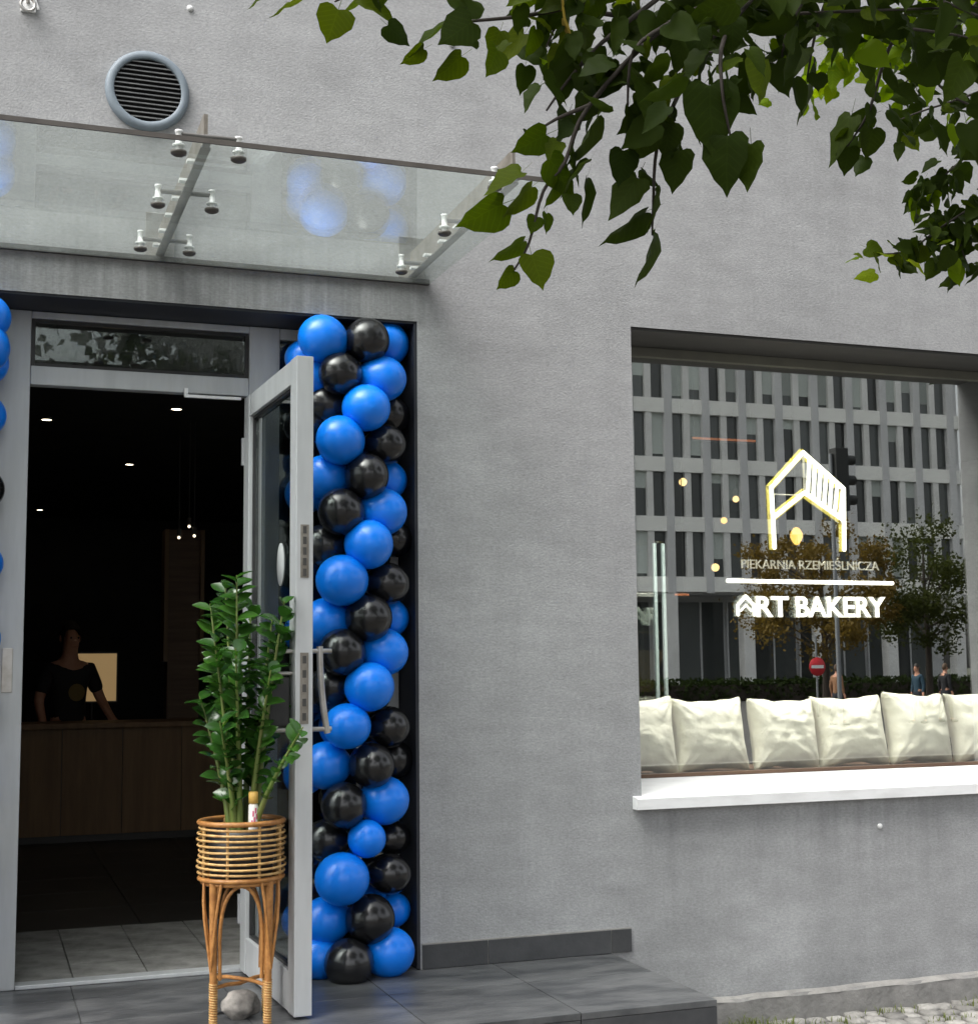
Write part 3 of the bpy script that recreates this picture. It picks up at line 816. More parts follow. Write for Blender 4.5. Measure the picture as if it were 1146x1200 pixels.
# white sill: sloping top, front drip, ears past the opening
mb = MB()
def sillp(y): return 1.083 + (y - 0.317) * (1.083 - 1.024) / (0.317 + 0.055)
xi0, xi1, xo0, xo1 = WX0 + .001, WX1 - .001, WX0 - 0.045, WX1 + 0.045
yb, ym, yf = 0.317, -0.001, -0.055
mb.add([(xi0, yb, sillp(yb)), (xi1, yb, sillp(yb)), (xi1, ym, sillp(ym)), (xi0, ym, sillp(ym))], [(0, 1, 2, 3)])
mb.box(xo0, xo1, yf, ym - 0.0005, 0.976, 1.0235)
mb.add([(xo0, yf, 1.0235), (xo1, yf, 1.0235), (xo1, ym, sillp(ym)), (xo0, ym, sillp(ym))], [(0, 1, 2, 3)])
mb.add([(xo0, yf, 1.0235), (xo0, ym, sillp(ym)), (xo0, ym, 1.0235)], [(0, 1, 2)])
mb.build('sill', 'white_metal', win)

# ------------------------------------------------------------------ entrance frame
FY0, FY1 = 0.252, 0.312
fr = thing('entrance_frame', 'silver aluminium entrance frame with fixed sidelights and transom glazing', 'door frame', (0.63, 0.28, 0.355))
for a, b in ((0.030, 0.167), (1.085, 1.220)):
    mb = MB(); mb.box(a, b, FY0, FY1, 0.356, 3.129)
    mb.build('post', 'aluminium', fr, bevel=0.003)
for a, b in ((EX0 + .016, -0.46), (1.70, EX1 - .016)):
    mb = MB(); mb.box(a, b, FY0, FY1, 0.356, 3.129)
    mb.build('post', 'aluminium', fr, bevel=0.003)
mb = MB(); mb.box(0.168, 1.084, FY0 + .002, FY1 - .002, 2.815, 2.895); mb.build('transom_bar', 'aluminium', fr, bevel=0.003)
mb = MB(); mb.box(0.168, 1.084, FY0 + .004, FY1 - .004, 3.10, 3.129); mb.build('top_rail', 'aluminium', fr, bevel=0.003)
for a, b in ((-0.459, 0.029), (1.221, 1.699)):
    mb = MB(); mb.box(a, b, FY0 + .003, FY1 - .003, 3.08, 3.129); mb.build('top_rail', 'aluminium', fr, bevel=0.003)
    mb = MB(); mb.box(a, b, FY0 + .003, FY1 - .003, 2.815, 2.875); mb.build('transom_bar', 'aluminium', fr, bevel=0.003)
    mb = MB(); mb.box(a, b, FY0 + .003, FY1 - .003, 0.356, 0.47); mb.build('bottom_rail', 'aluminium', fr, bevel=0.003)
    mb = MB(); mb.box(a, b, 0.279, 0.285, 0.471, 2.814); mb.build('sidelight_pane', 'door_glass', fr)
    mb = MB(); mb.box(a, b, 0.279, 0.285, 2.876, 3.079); mb.build('transom_pane', 'door_glass', fr)
mb = MB(); mb.box(0.185, 1.067, 0.279, 0.285, 2.912, 3.085); mb.build('transom_pane', 'door_glass', fr)
mb = MB()
mb.box(0.168, 0.184, 0.268, 0.296, 2.8955, 3.0995); mb.box(1.068, 1.084, 0.268, 0.296, 2.8955, 3.0995)
mb.box(0.1845, 1.0675, 0.268, 0.296, 2.8955, 2.911); mb.box(0.1845, 1.0675, 0.268, 0.296, 3.086, 3.0995)
mb.build('gasket', 'black_plastic', fr)
mb = MB(); mb.box(0.168, 1.084, 0.246, 0.326, 0.356, 0.3725); mb.build('threshold', 'aluminium', fr, bevel=0.003)
mb = MB(); mb.box(0.085, 0.128, FY0 - 0.004, FY0 - .0005, 1.535, 1.715)
mb.build('strike_plate', 'steel', fr, bevel=0.002)
mb = MB(); mb.box(0.80, 1.045, 0.222, 0.238, 2.790, 2.802); mb.box(0.80, 0.816, 0.222, 0.2515, 2.8025, 2.83)
mb.build('door_closer_arm', 'white_metal', fr, bevel=0.002)

# ------------------------------------------------------------------ open door leaf (local: x along the leaf from the hinge, y thickness, z up)
ang = math.atan2(-0.655 - 0.250, 1.135 - 1.095)
LW, LT, LH = 0.905, 0.066, 2.435
leaf = thing('glass_door', 'open aluminium framed glass door swung out beside the plant stand', 'door', (1.095, 0.244, 0.366), local=True, rotz=ang)
y0, y1 = -LT / 2, LT / 2
st = 0.095
mb = MB(); mb.box(0, st, y0, y1, 0, LH); mb.build('hinge_stile', 'aluminium', leaf, bevel=0.003)
mb = MB(); mb.box(LW - st, LW, y0, y1, 0, LH); mb.build('lock_stile', 'aluminium', leaf, bevel=0.003)
mb = MB(); mb.box(st + .0005, LW - st - .0005, y0 + .002, y1 - .002, LH - 0.095, LH - 0.001); mb.build('top_rail', 'aluminium', leaf, bevel=0.003)
mb = MB(); mb.box(st + .0005, LW - st - .0005, y0 + .002, y1 - .002, 0.001, 0.145); mb.build('bottom_rail', 'aluminium', leaf, bevel=0.003)
mb = MB(); mb.box(st + .014, LW - st - .014, -0.004, 0.004, 0.158, LH - 0.109); mb.build('pane', 'door_glass', leaf)
mb = MB()
for a, b, c, d in ((st + .0006, st + .013, 0.146, LH - .096), (LW - st - .013, LW - st - .0006, 0.146, LH - .096)):
    mb.box(a, b, -0.016, 0.016, c, d)
mb.box(st + .0135, LW - st - .0135, -0.016, 0.016, 0.146, 0.157); mb.box(st + .0135, LW - st - .0135, -0.016, 0.016, LH - .108, LH - .096)
mb.build('gasket', 'black_plastic', leaf)
def zz(z): return z - 0.366
for za, zb in ((1.955, 2.155), (1.413, 1.676)):
    mb = MB(); mb.box(LW, LW + .0022, -0.016, 0.016, zz(za), zz(zb))
    lp = mb.build('lock_plate', 'weathered_steel', leaf)
    mb = MB()
    k = 5
    for i in range(k):
        zc = zz(za) + (i + .5) * (zb - za) / k
        mb.box(LW + .0023, LW + .0036, -0.007, 0.007, zc - 0.014, zc + 0.014)
    mb.build('bolt_slot', 'charcoal_metal', lp)
hx_ = LW - 0.05
for zc in (1.682, 1.391):
    mb = MB(); mb.tube([(hx_, y0 - 0.085, zz(zc)), (hx_, y1 + 0.085, zz(zc))], 0.0095, 12)
    mb.build('handle_rod', 'steel', leaf)
mb = MB()
pts = []
for i in range(13):
    t = i / 12
    pts.append((hx_, y1 + 0.040 + 0.030 * (1 - t) ** 2, zz(1.375 + (1.700 - 1.375) * t)))
mb.tube(pts, 0.0125, 12)
mb.build('pull_handle', 'steel', leaf)
mb = MB(); mb.box(hx_ - 0.012, hx_ + 0.012, y0 - 0.088, y0 - 0.012, zz(1.405), zz(1.585))
mb.build('lock_case', 'black_plastic', leaf, bevel=0.006)
mb = MB(); mb.tube([(hx_, y0 - 0.055, zz(1.60)), (hx_, y0 - 0.0005, zz(1.60))], 0.008, 10)
mb.build('handle_rod', 'steel', leaf)
mb = MB(); mb.lathe([(0.0, 0), (0.045, 0), (0.045, 0.002), (0.0, 0.002)], n=28, axis='y')
st_me = mb.mesh('sticker', 'sticker_grey')
stk = put('sticker', st_me, leaf, mw=Matrix.Translation((0.56, -0.0070, zz(2.03))) @ Matrix.Diagonal((1.25, 1, 1.9, 1)))
tag(stk, 'oval pale sticker on the door glass')
for zc in (0.25, 1.25, 2.2):
    mb = MB(); mb.tube([(-0.008, y0 + 0.0, zc - 0.06), (-0.008, y0 + 0.0, zc + 0.06)], 0.010, 10)
    mb.build('hinge', 'alu_edge', leaf)

# ------------------------------------------------------------------ canopy
can = thing('glass_canopy', 'clear glass entrance canopy on steel fins with point clamps', 'canopy', (0.66, -0.7, 3.30))
CX0, CX1, CYF, CYB = -0.51, 1.835, -1.46, -0.022
def cz(y): return 3.312 + (y - CYB) * (0.024 / 1.438)
mb = MB(); mb.prism([(CYF + .004, cz(CYF)), (CYB, cz(CYB)), (CYB, cz(CYB) + .016), (CYF + .004, cz(CYF) + .016)], 'x', CX0, CX1)
mb.build('glass_panel', 'canopy_glass', can)
mb = MB(); mb.box(CX0, CX1, CYF - 0.003, CYF + .0035, cz(CYF) - .001, cz(CYF) + .015)
tag(mb.build('front_edge_trim', 'brown_trim', can), 'dull brown metal trim along the front edge')
mb = MB(); mb.box(CX0, CX1, CYB + .001, -0.001, cz(CYB) - 0.003, cz(CYB) + 0.02)
mb.build('wall_seal', 'charcoal_metal', can)
for fx in (-0.43, 0.66, 1.755):
    # T-section fin: flat flange below, upright web with a pointed front end
    mb = MB()
    mb.box(fx - 0.017, fx + 0.017, -1.285, -0.013, 3.336, 3.342)
    fin = mb.build('fin', 'fin_steel', can, bevel=0.001)
    mb = MB(); mb.prism([(-0.013, 3.3425), (-1.285, 3.3425), (-1.285, 3.455), (-1.262, 3.462), (-0.9, 3.455), (-0.013, 3.45)], 'x', fx - 0.006, fx + 0.006)
    mb.build('web', 'weathered_steel', fin)
    for k in range(6):
        yy = -0.12 - k * 0.20
        mb = MB(); mb.box(fx - 0.040, fx - 0.0065, yy - 0.016, yy + 0.016, 3.3425, 3.352)
        mb.build('stiffener', 'white_metal', fin, bevel=0.001)
    mb = MB(); mb.box(fx - 0.06, fx + 0.06, -0.012, -0.0008, 3.335, 3.52)
    mb.build('wall_plate', 'steel', can, bevel=0.002)
    sides = (-0.097, 0.097) if fx == 0.66 else ((-0.10,) if fx > 1 else (0.10,))
    for yy in (-1.355, -0.785, -0.19):
        mb = MB()
        a, b = min(sides + (0,)), max(sides + (0,))
        mb.tube([(fx + a, yy, 3.347), (fx + b, yy, 3.350)], 0.009, 8)
        if yy < -1.3:
            mb.box(fx - 0.012, fx + 0.012, yy - 0.005, -1.27, 3.342, 3.352)
        mb.build('cross_bar', 'fin_steel', can)
        for sx in sides:
            z0 = cz(yy)
            mb = MB()
            mb.lathe([(0.010, -0.0005), (0.010, 0.0165), (0.020, 0.0165), (0.020, 0.022), (0.011, 0.024), (0.011, 0.062), (0.013, 0.063), (0.013, 0.07), (0, 0.071)], (fx + sx, yy, z0), 16)
            cl = mb.build('glass_clamp', 'white_metal', can)
            mb = MB(); mb.lathe([(0, -0.014), (0.018, -0.014), (0.0255, -0.009), (0.0265, -0.0008), (0, -0.0008)], (fx + sx, yy, z0), 16)
            mb.build('cap', 'brown_trim', cl)

# ------------------------------------------------------------------ round vent and wall fixings
vent = thing('round_vent', 'round blue grey louvred air vent set in the upper wall', 'vent', (0.60, 0.0, 4.045))
vc = (0.60, 0.0, 4.045)
mb = MB()
pr = [(0.138, -0.008), (0.138, -0.022), (0.142, -0.026), (0.164, -0.026), (0.172, -0.016), (0.174, -0.001)]
mb.lathe([(r, h) for r, h in pr], vc, 48, 'y')
mb.build('rim', 'vent_plastic', vent)
mb = MB(); mb.lathe([(0, -0.006), (0.139, -0.006)], vc, 48, 'y'); mb.build('duct', 'black_hole', vent)
for k in range(13):
    zc = -0.120 + k * 0.02
    hw = math.sqrt(max(0.1378 ** 2 - zc ** 2, 0.0004))
    mb = MB()
    mb.add([(vc[0] - hw, -0.022, vc[2] + zc - 0.004), (vc[0] + hw, -0.022, vc[2] + zc - 0.004), (vc[0] + hw, -0.0085, vc[2] + zc + 0.007), (vc[0] - hw, -0.0085, vc[2] + zc + 0.007),
            (vc[0] - hw, -0.023, vc[2] + zc - 0.0015), (vc[0] + hw, -0.023, vc[2] + zc - 0.0015), (vc[0] + hw, -0.0085, vc[2] + zc + 0.0095), (vc[0] - hw, -0.0085, vc[2] + zc + 0.0095)],
           [(0, 1, 2, 3), (4, 7, 6, 5), (0, 4, 5, 1), (0, 3, 7, 4), (1, 5, 6, 2)])
    mb.build('louvre', 'vent_slat', vent)
mb = MB()
mb.box(0.085, 0.145, -0.012, -0.0005, 4.32, 4.40)
hk = thing('wall_bracket', 'small pale metal bracket with a ring fixed high on the wall beside the vent', 'bracket', (0.113, 0, 4.36))
mb.build('plate', 'white_metal', hk, bevel=0.003)
mb = MB(); mb.tube([(0.113 + 0.028 * math.cos(a), -0.045 + 0.0 * a, 4.335 + 0.028 * math.sin(a)) for a in [i * math.pi / 8 for i in range(16)]], 0.007, 8, closed=True)
mb.tube([(0.113, -0.012, 4.36), (0.113, -0.045, 4.363)], 0.008, 8)
mb.build('ring', 'steel', hk)
mb = MB(); mb.tube([(0.128, -0.02, 4.40), (0.15, -0.022, 4.345), (0.155, -0.02, 4.33)], 0.005, 8); mb.build('clip', 'white_metal', hk)
for (x, z, lab) in ((0.772, 4.440, 'small white anchor cap on the upper wall above the round vent'), (1.953, 4.452, 'small white anchor cap on the wall behind the leaves above the canopy'),
                    (3.323, 4.443, 'small white anchor cap on the wall high above the shop window'), (4.082, 0.84, 'small white anchor cap on the wall below the window sill')):
    mb = MB(); mb.lathe([(0, -0.012), (0.009, -0.011), (0.013, -0.006), (0.013, -0.0005)], (x, 0, z), 14, 'y')
    one('anchor_cap', mb, 'white_metal', lab, 'anchor cap', (x, 0, z), 'anchor caps on the wall')

# ------------------------------------------------------------------ balloon columns
def balloon_mesh(name, m):
    mb = MB()
    prof = [(0.0, 1.0)]
    for i in range(1, 15):
        a = math.pi * i / 15
        z = math.cos(a)
        r = math.sin(a)
        if z < 0: z *= 1.16; r *= (1 - 0.14 * z * z)
        prof.append((r, z))
    prof += [(0.05, -1.17), (0.03, -1.20), (0.06, -1.24), (0.0, -1.24)]
    mb.lathe(prof, (0, 0, 0), 28)
    return mb.mesh(name, m)
bal_me = (balloon_mesh('balloon_black', 'black_latex'), balloon_mesh('balloon_blue', 'blue_latex'))
def balloon_column(label, bx, items):
    t = thing('balloon_column', label, 'balloons', (bx, 0.0, 0.355), 'balloon columns flanking the entrance')
    for (x, y, z, r, c) in items:
        # knots point to the core of the column
        d = Vector((x - bx, y - 0.05, random.uniform(-0.03, 0.03)))
        if d.length < 0.03: d = Vector((0, -1, 0))
        q = d.to_track_quat('Z', 'Y')
        M = Matrix.Translation(Vector((x, y, z)) - Vector((bx, 0, 0.355))) @ q.to_matrix().to_4x4() @ Matrix.Diagonal((r * random.uniform(.97, 1.02), r * random.uniform(.97, 1.02), r * random.uniform(1.0, 1.08), 1))
        o = put('balloon', bal_me[c], t, mw=M)
        o['label'] = ('glossy black balloon', 'glossy bright blue balloon')[c]
    mb = MB(); mb.tube([(bx, 0.06, 0.357), (bx, 0.06, 3.03)], 0.012, 8)
    mb.build('core_pole', 'white_metal', t)
    return t
extra = []
for k in range(9):
    z = 0.47 + k * 0.30
    extra += [(1.47, 0.135, z, 0.093, k % 2), (1.60, 0.135, z + 0.14, 0.093, (k + 1) % 2), (1.305, 0.12, z + 0.10, 0.086, (k + 1) % 2)]
extra = [e for e in extra if e[2] < 2.98]
balloon_column('column of blue and black balloons behind the open glass door', 1.53, BALLOONS + extra)
left = []
for i, (x, y, z, r, c) in enumerate(BALLOONS + extra):
    left.append((1.295 - x, y, z - 0.02, r, c))
left += [(-0.022, -0.02, 3.02, 0.10, 1), (-0.02, -0.05, 2.89, 0.10, 1)]
left = [(x, y, z, r, (1 - c if 1.9 < z < 2.7 and x > -0.12 else c)) for (x, y, z, r, c) in left]
balloon_column('column of blue and black balloons beside the silver doorpost without the open door', -0.235, left)

# ------------------------------------------------------------------ rattan plant stand
sx, sy, sz = 0.925, -0.56, 0.355
stand = thing('plant_stand', 'tall honey coloured rattan plant stand with slatted basket top', 'plant stand', (sx, sy, sz))
def ring(r, z, rad, m, name, wob=0.0, n=40):
    mb = MB()
    mb.tube([(sx + r * math.cos(2 * math.pi * k / n), sy + r * math.sin(2 * math.pi * k / n), z + wob * math.sin(4 * math.pi * k / n + z * 50)) for k in range(n)], rad, 8, closed=True)
    return mb.build(name, m, stand)
zb, zt = 0.862, 1.062
ring(0.153, zt, 0.0095, 'rattan', 'rim')
ring(0.150, zb, 0.0095, 'rattan', 'rim')
ring(0.140, zb - 0.014, 0.008, 'rattan', 'rim')
for k in range(9):
    z = zb + 0.021 + k * 0.0198
    ring(0.156 + 0.004 * math.sin(k * 1.3), z, 0.0046, 'rattan_pale', 'hoop', 0.0015)
for k in range(8):
    a = 2 * math.pi * (k + 0.35) / 8
    mb = MB(); mb.tube([(sx + 0.147 * math.cos(a), sy + 0.147 * math.sin(a), zb), (sx + 0.147 * math.cos(a), sy + 0.147 * math.sin(a), zt)], 0.0055, 8)
    mb.build('stake', 'rattan_pale', stand)
feet = []
for k in range(4):
    a = math.pi / 4 + k * math.pi / 2 - 0.16
    top = Vector((sx + 0.142 * math.cos(a), sy + 0.142 * math.sin(a), zb)); bot = Vector((sx + 0.134 * math.cos(a), sy + 0.134 * math.sin(a), sz + 0.001))
    feet.append((top, bot))
    mb = MB(); mb.tube([top, top.lerp(bot, 0.5), bot], [0.0145, 0.0135, 0.0135], 10)
    lg = mb.build('leg', 'rattan', stand)
    mb = MB()
    pts = []
    for i in range(120):
        t = i / 119; p = top.lerp(bot, 0.70 + 0.295 * t); aa = i * 0.9
        pts.append(p + Vector((math.cos(aa), math.sin(aa), 0)) * 0.0145)
    mb.tube(pts, 0.0026, 5)
    mb.build('leg_wrap', 'rattan_pale', lg)
for (t0, b0) in feet:                                    # thin flared canes that join the basket to the legs
    d = Vector((t0.x - sx, t0.y - sy, 0)).normalized()
    for sgn in (-1, 1):
        sd2 = Quaternion((0, 0, 1), sgn * 0.30) @ d
        top2 = Vector((sx, sy, zb - 0.004)) + sd2 * 0.150
        low = t0.lerp(b0, 0.62) + d * 0.012
        mid2 = top2.lerp(low, 0.45) + sd2 * 0.010
        mb = MB(); mb.tube([top2, top2.lerp(mid2, .5) + sd2 * .003, mid2, mid2.lerp(low, .6), low], 0.0055, 8)
        mb.build('brace', 'rattan', stand)
for k in range(4):
    (t0, b0), (t1, b1) = feet[k], feet[(k + 1) % 4]
    pts = []
    for i in range(17):
        a = math.pi * i / 16
        u = 0.5 - 0.5 * math.cos(a)
        h = math.sin(a) ** 0.55
        p = b0.lerp(t0, 0.30).lerp(b1.lerp(t1, 0.30), 0.12 + 0.76 * u)
        p.z = sz + 0.16 + (zb - 0.022 - sz - 0.16) * h
        # lean back onto the basket radius near the top
        c2 = Vector((sx, sy, p.z)); dd = p - c2
        pts.append(c2 + dd * (1.0 + 0.12 * h))
    mb = MB(); mb.tube(pts, 0.0068, 8)
    mb.build('arch', 'rattan', stand)
zx = sz + 0.135
for k in range(2):
    a, b = feet[k], feet[k + 2]
    pa, pb = a[1].lerp(a[0], 0.26), b[1].lerp(b[0], 0.26)
    m_ = (pa + pb) / 2 + Vector((0, 0, 0.010 if k else -0.006))
    mb = MB(); mb.tube([pa, pa.lerp(m_, .5) + Vector((0, 0, .004)), m_, pb.lerp(m_, .5) + Vector((0, 0, .004)), pb], 0.0072, 8)
    mb.build('stretcher', 'rattan', stand)

# pot inside the basket, plant, bottle
pot = thing('plant_pot', 'dark pot of soil sunk in the rattan basket', 'pot', (sx, sy, zb + 0.0))
mb = MB(); mb.lathe([(0, zb - .004), (0.112, zb - .004), (0.125, zt - 0.030), (0.118, zt - 0.030), (0.116, zt - 0.045)], (sx, sy, 0), 28)
mb.build('pot_wall', 'black_plastic', pot)
mb = MB(); mb.lathe([(0, zt - 0.036), (0.06, zt - .038), (0.117, zt - 0.044)], (sx, sy, 0), 28); mb.build('soil', 'soil', pot)

plant = thing('potted_plant', 'leafy green houseplant with thick upright stems and glossy leaflets', 'plant', (sx, sy, zt - 0.04))
def zz_leaf():
    mb = MB()
    rows = [(0.0, 0.05), (0.18, 0.24), (0.42, 0.335), (0.68, 0.275), (0.88, 0.13), (1.0, 0.0)]
    vs, fs = [], []
    for t, w in rows:
        zc = -0.16 * t * t
        vs += [(-w, t, zc + w * 0.35), (0, t, zc), (w, t, zc + w * 0.35)]
    for i in range(len(rows) - 1):
        a = i * 3
        fs += [(a, a + 1, a + 4, a + 3), (a + 1, a + 2, a + 5, a + 4)]
    mb.add(vs, fs, True)
    return mb.mesh('leaflet', 'plant_leaf')
zzl = zz_leaf()
porg = Vector((sx, sy, zt - 0.04))
rng = random.Random(31)
# (lean x, lean y, height, leaves start fraction)
stalks = [(-0.02, -0.05, 0.89, .34), (0.09, 0.02, 0.74, .40), (0.13, -0.03, 0.70, .50), (-0.10, -0.04, 0.66, .22), (-0.08, 0.10, 0.80, .30),
          (0.04, 0.12, 0.80, .25), (0.16, -0.20, 0.34, .30), (-0.05, -0.12, 0.62, .25), (0.06, -0.12, 0.55, .30), (-0.13, 0.05, 0.45, .2), (-0.05, 0.03, 0.86, .45), (0.12, 0.10, 0.55, .2),
          (-0.09, -0.10, 0.36, .2), (0.10, -0.09, 0.80, .62)]
nleaf = 0
more_leaves = MB()
for (lx, ly, h, f0) in stalks:
    lx *= 0.85; h += 0.055
    b = Vector((sx + lx * 0.35 + rng.uniform(-.015, .015), sy + ly * 0.35, zt - 0.04))
    pts, rad = [], []
    for i in range(11):
        t = i / 10
        pts.append(b + Vector((lx * t ** 1.3, ly * t ** 1.3, h * (t - 0.04 * t * t * abs(lx) * 4))))
        rad.append(0.0115 * (1 - t) ** 1.1 + 0.0026)
    mb = MB(); mb.tube(pts, rad, 8)
    stm = mb.build('stem', 'stem_green', plant)
    n = int((1 - f0) * h / 0.0155)
    axis0 = Vector((-ly, lx, 0)).normalized() if abs(lx) + abs(ly) > .02 else Vector((1, 0, 0))
    tw = rng.uniform(0, 3.14)
    for i in range(n):
        t = f0 + (1 - f0) * (i + .3) / n
        k = min(int(t * 10), 9); p = pts[k].lerp(pts[k + 1], t * 10 - k)
        tan = (pts[k + 1] - pts[k]).normalized()
        side = (1 if i % 2 else -1)
        ax = (Quaternion(tan, tw + rng.uniform(-.9, .9)) @ axis0) * side
        dr = (ax * 1.0 + tan * rng.uniform(0.35, 0.9) + Vector((rng.uniform(-.3, .3), rng.uniform(-.3, .3), rng.uniform(-.25, .25)))).normalized()
        L = rng.uniform(0.058, 0.092) * (1.0 - 0.25 * abs(t - 0.7))
        nz_ = (tan * 0.6 + Vector((rng.uniform(-.6, .6), rng.uniform(-1.3, .1), 0.5))).normalized()
        xax = dr.cross(nz_).normalized(); nz_ = xax.cross(dr).normalized()
        M = Matrix((xax, dr, nz_)).transposed().to_4x4() @ Matrix.Diagonal((L, L, L, 1))
        M.translation = p - porg
        if nleaf < 298:
            put('leaflet', zzl, plant, mw=M); nleaf += 1
        else:
            more_leaves.add([M @ v.co + porg for v in zzl.vertices], [tuple(f.vertices) for f in zzl.polygons], True)
if more_leaves.v:
    more_leaves.build('foliage', 'plant_leaf', plant, kind='stuff')
bx_, by_ = 0.952, sy - 0.085
bot = thing('small_bottle', 'small white bottle with yellow cap and pink print among the plant stems', 'bottle', (bx_, by_, zt - 0.03))
mb = MB(); mb.lathe([(0, 0), (0.0165, 0), (0.0175, 0.004), (0.0175, 0.092), (0.013, 0.099), (0.0, 0.099)], (bx_, by_, zt - 0.03), 20); mb.build('body', 'paper', bot)
mb = MB(); mb.lathe([(0, 0.0995), (0.0175, 0.0995), (0.0175, 0.138), (0.015, 0.141), (0, 0.141)], (bx_, by_, zt - 0.03), 20); mb.build('cap', 'yellow_cap', bot)
mb = MB()
for k in range(5):
    a0 = -math.pi / 2 + (-0.6 + 0.25 * k); z0 = zt - 0.03 + 0.02 + 0.011 * ((k * 3) % 5)
    r_ = 0.0178
    mb.add([(bx_ + r_ * math.cos(a), by_ + r_ * math.sin(a), z) for (a, z) in ((a0, z0), (a0 + .35, z0), (a0 + .35, z0 + .02), (a0, z0 + .02))], [(0, 1, 2, 3)])
mb.build('print', 'pink_print', bot)

# stone under the stand
bm = bmesh.new(); bmesh.ops.create_icosphere(bm, subdivisions=4, radius=1)
for v in bm.verts:
    k = 1 + 0.22 * noise.noise(v.co * 1.6 + Vector((3, 1, 7))) + 0.07 * noise.noise(v.co * 5)
    v.co = Vector((v.co.x * 0.075, v.co.y * 0.062, v.co.z * 0.052)) * k
    v.co.z = max(v.co.z, -0.042)
me = bpy.data.meshes.new('stone'); bm.to_mesh(me); bm.free()
me.polygons.foreach_set('use_smooth', [True] * len(me.polygons)); me.materials.append(MATS['rock'])
o = put('stone', me); o.location = (0.935, -0.53, 0.398); o.rotation_euler = (0.1, 0.0, 0.4)
tag(o, 'rough pale grey stone on the tiles under the plant stand', 'stone')

# ------------------------------------------------------------------ cushions in the window
def cushion_mesh(w, h, t, seed):
    n = 44
    mb = MB()
    off = Vector((seed * 3.1, seed * 1.7, seed * 0.9))
    for sgn in (-1, 1):
        vs, fs = [], []
        for j in range(n + 1):
            for i in range(n + 1):
                u, v = -1 + 2 * i / n, -1 + 2 * j / n
                # edges pulled in between the corners
                x = u * (1 - 0.125 * (1 - v * v) * abs(u)); y = v * (1 - 0.125 * (1 - u * u) * abs(v))
                th = ((1 - u ** 2) * (1 - v ** 2)) ** 0.36
                fold = noise.noise(Vector((x * 1.3, y * 4.0, 0.3)) + off) * 0.5 + noise.noise(Vector((x * 3.2, y * 2.0, 1.3)) + off * 1.7) * 0.4
                # creases radiating from the corners
                cr = 0.0
                for cu, cv in ((-1, 1), (1, 1), (-1, -1), (1, -1)):
                    a = math.atan2(y - cv, x - cu); d = math.hypot(x - cu, y - cv)
                    cr += math.sin(a * 17 + seed * 2 + cu * 2) * math.exp(-d * 1.9)
                    
                q3 = Vector((x * 1.6 + y * 0.9, y * 2.6 - x * 0.7, 0.0)) + off * 2.3
                ridge = (1 - abs(noise.noise(q3))) ** 5 + 0.6 * (1 - abs(noise.noise(q3 * 2.3 + Vector((5, 2, 1))))) ** 6
                fold -= 0.16 * ridge
                thick = th * (1 + 0.16 * fold) + cr * 0.06 * min(1, th * 1.8)
                z = sgn * t / 2 * thick
                sag = 0.04 * (1 - (v + 1) / 2) * (1 - abs(u)) 
                vs.append((x * w / 2 * (1 + 0.02 * noise.noise(Vector((u * 2, v * 2, seed)))), z - 0.0, (y - 0.06 * (1 - v) * 0 ) * h / 2 + 0.012 * noise.noise(Vector((u * 2.5, seed * 2.0, v * 2.5)))))
        for j in range(n):
            for i in range(n):
                a = j * (n + 1) + i
                fs.append((a, a + 1, a + n + 2, a + n + 1) if sgn < 0 else (a, a + n + 1, a + n + 2, a + 1))
        mb.add(vs, fs, True)
    me = mb.mesh('cushion', 'cushion')
    bm = bmesh.new(); bm.from_mesh(me); bmesh.ops.remove_doubles(bm, verts=bm.verts, dist=0.0008)
    bmesh.ops.recalc_face_normals(bm, faces=bm.faces); bm.to_mesh(me); bm.free()
    me.polygons.foreach_set('use_smooth', [True] * len(me.polygons))
    return me
SEAT = 1.083
for i in range(6):  # six unseen lamps, added to brighten the cushions
    x = 2.95 + i * 0.44
    t = thing('added_downlight', 'added unseen downlight inside the window, over the ' + ('cushion at the corner', 'flat smooth cushion', 'deeply creased cushion', 'wide cushion under BAKERY', 'wrinkled cushion', 'cushion by the side reveal')[i], 'lamp', (x, 0.62, 3.36), 'added downlights above the window seat')
    mb = MB(); mb.lathe([(0.036, 3.3595), (0.036, 3.345), (0.05, 3.345), (0.052, 3.3595)], (x, 0.62, 0), 16); mb.build('trim', 'black_plastic', t)
    mb = MB(); mb.lathe([(0, 3.352), (0.034, 3.352)], (x, 0.62, 0), 16); mb.build('lens', 'downlight', t)
    ld = bpy.data.lights.new('downlight_beam', 'SPOT'); ld.energy = 50; ld.spot_size = R(75); ld.spot_blend = 0.6; ld.shadow_soft_size = 0.05; ld.color = (1.0, 0.97, 0.92)
    lo_ = bpy.data.objects.new('downlight_beam', ld); C.objects.link(lo_); lo_.parent = t; lo_.location = (0, -0.14, -0.03); lo_.rotation_euler = (R(1), 0, 0)
seat = thing('bench', 'brown wooden bench running behind the shop window glass', 'bench', (4.0, 0.6, 0.355))
mb = MB(); mb.box(2.45, 5.75, 0.402, 0.95, SEAT - 0.04, SEAT); mb.build('board', 'wood_brown', seat, bevel=0.004)
mb = MB(); mb.box(2.47, 5.73, 0.915, 0.94, 0.354, SEAT - 0.041); mb.build('front_panel', 'wood_brown', seat)
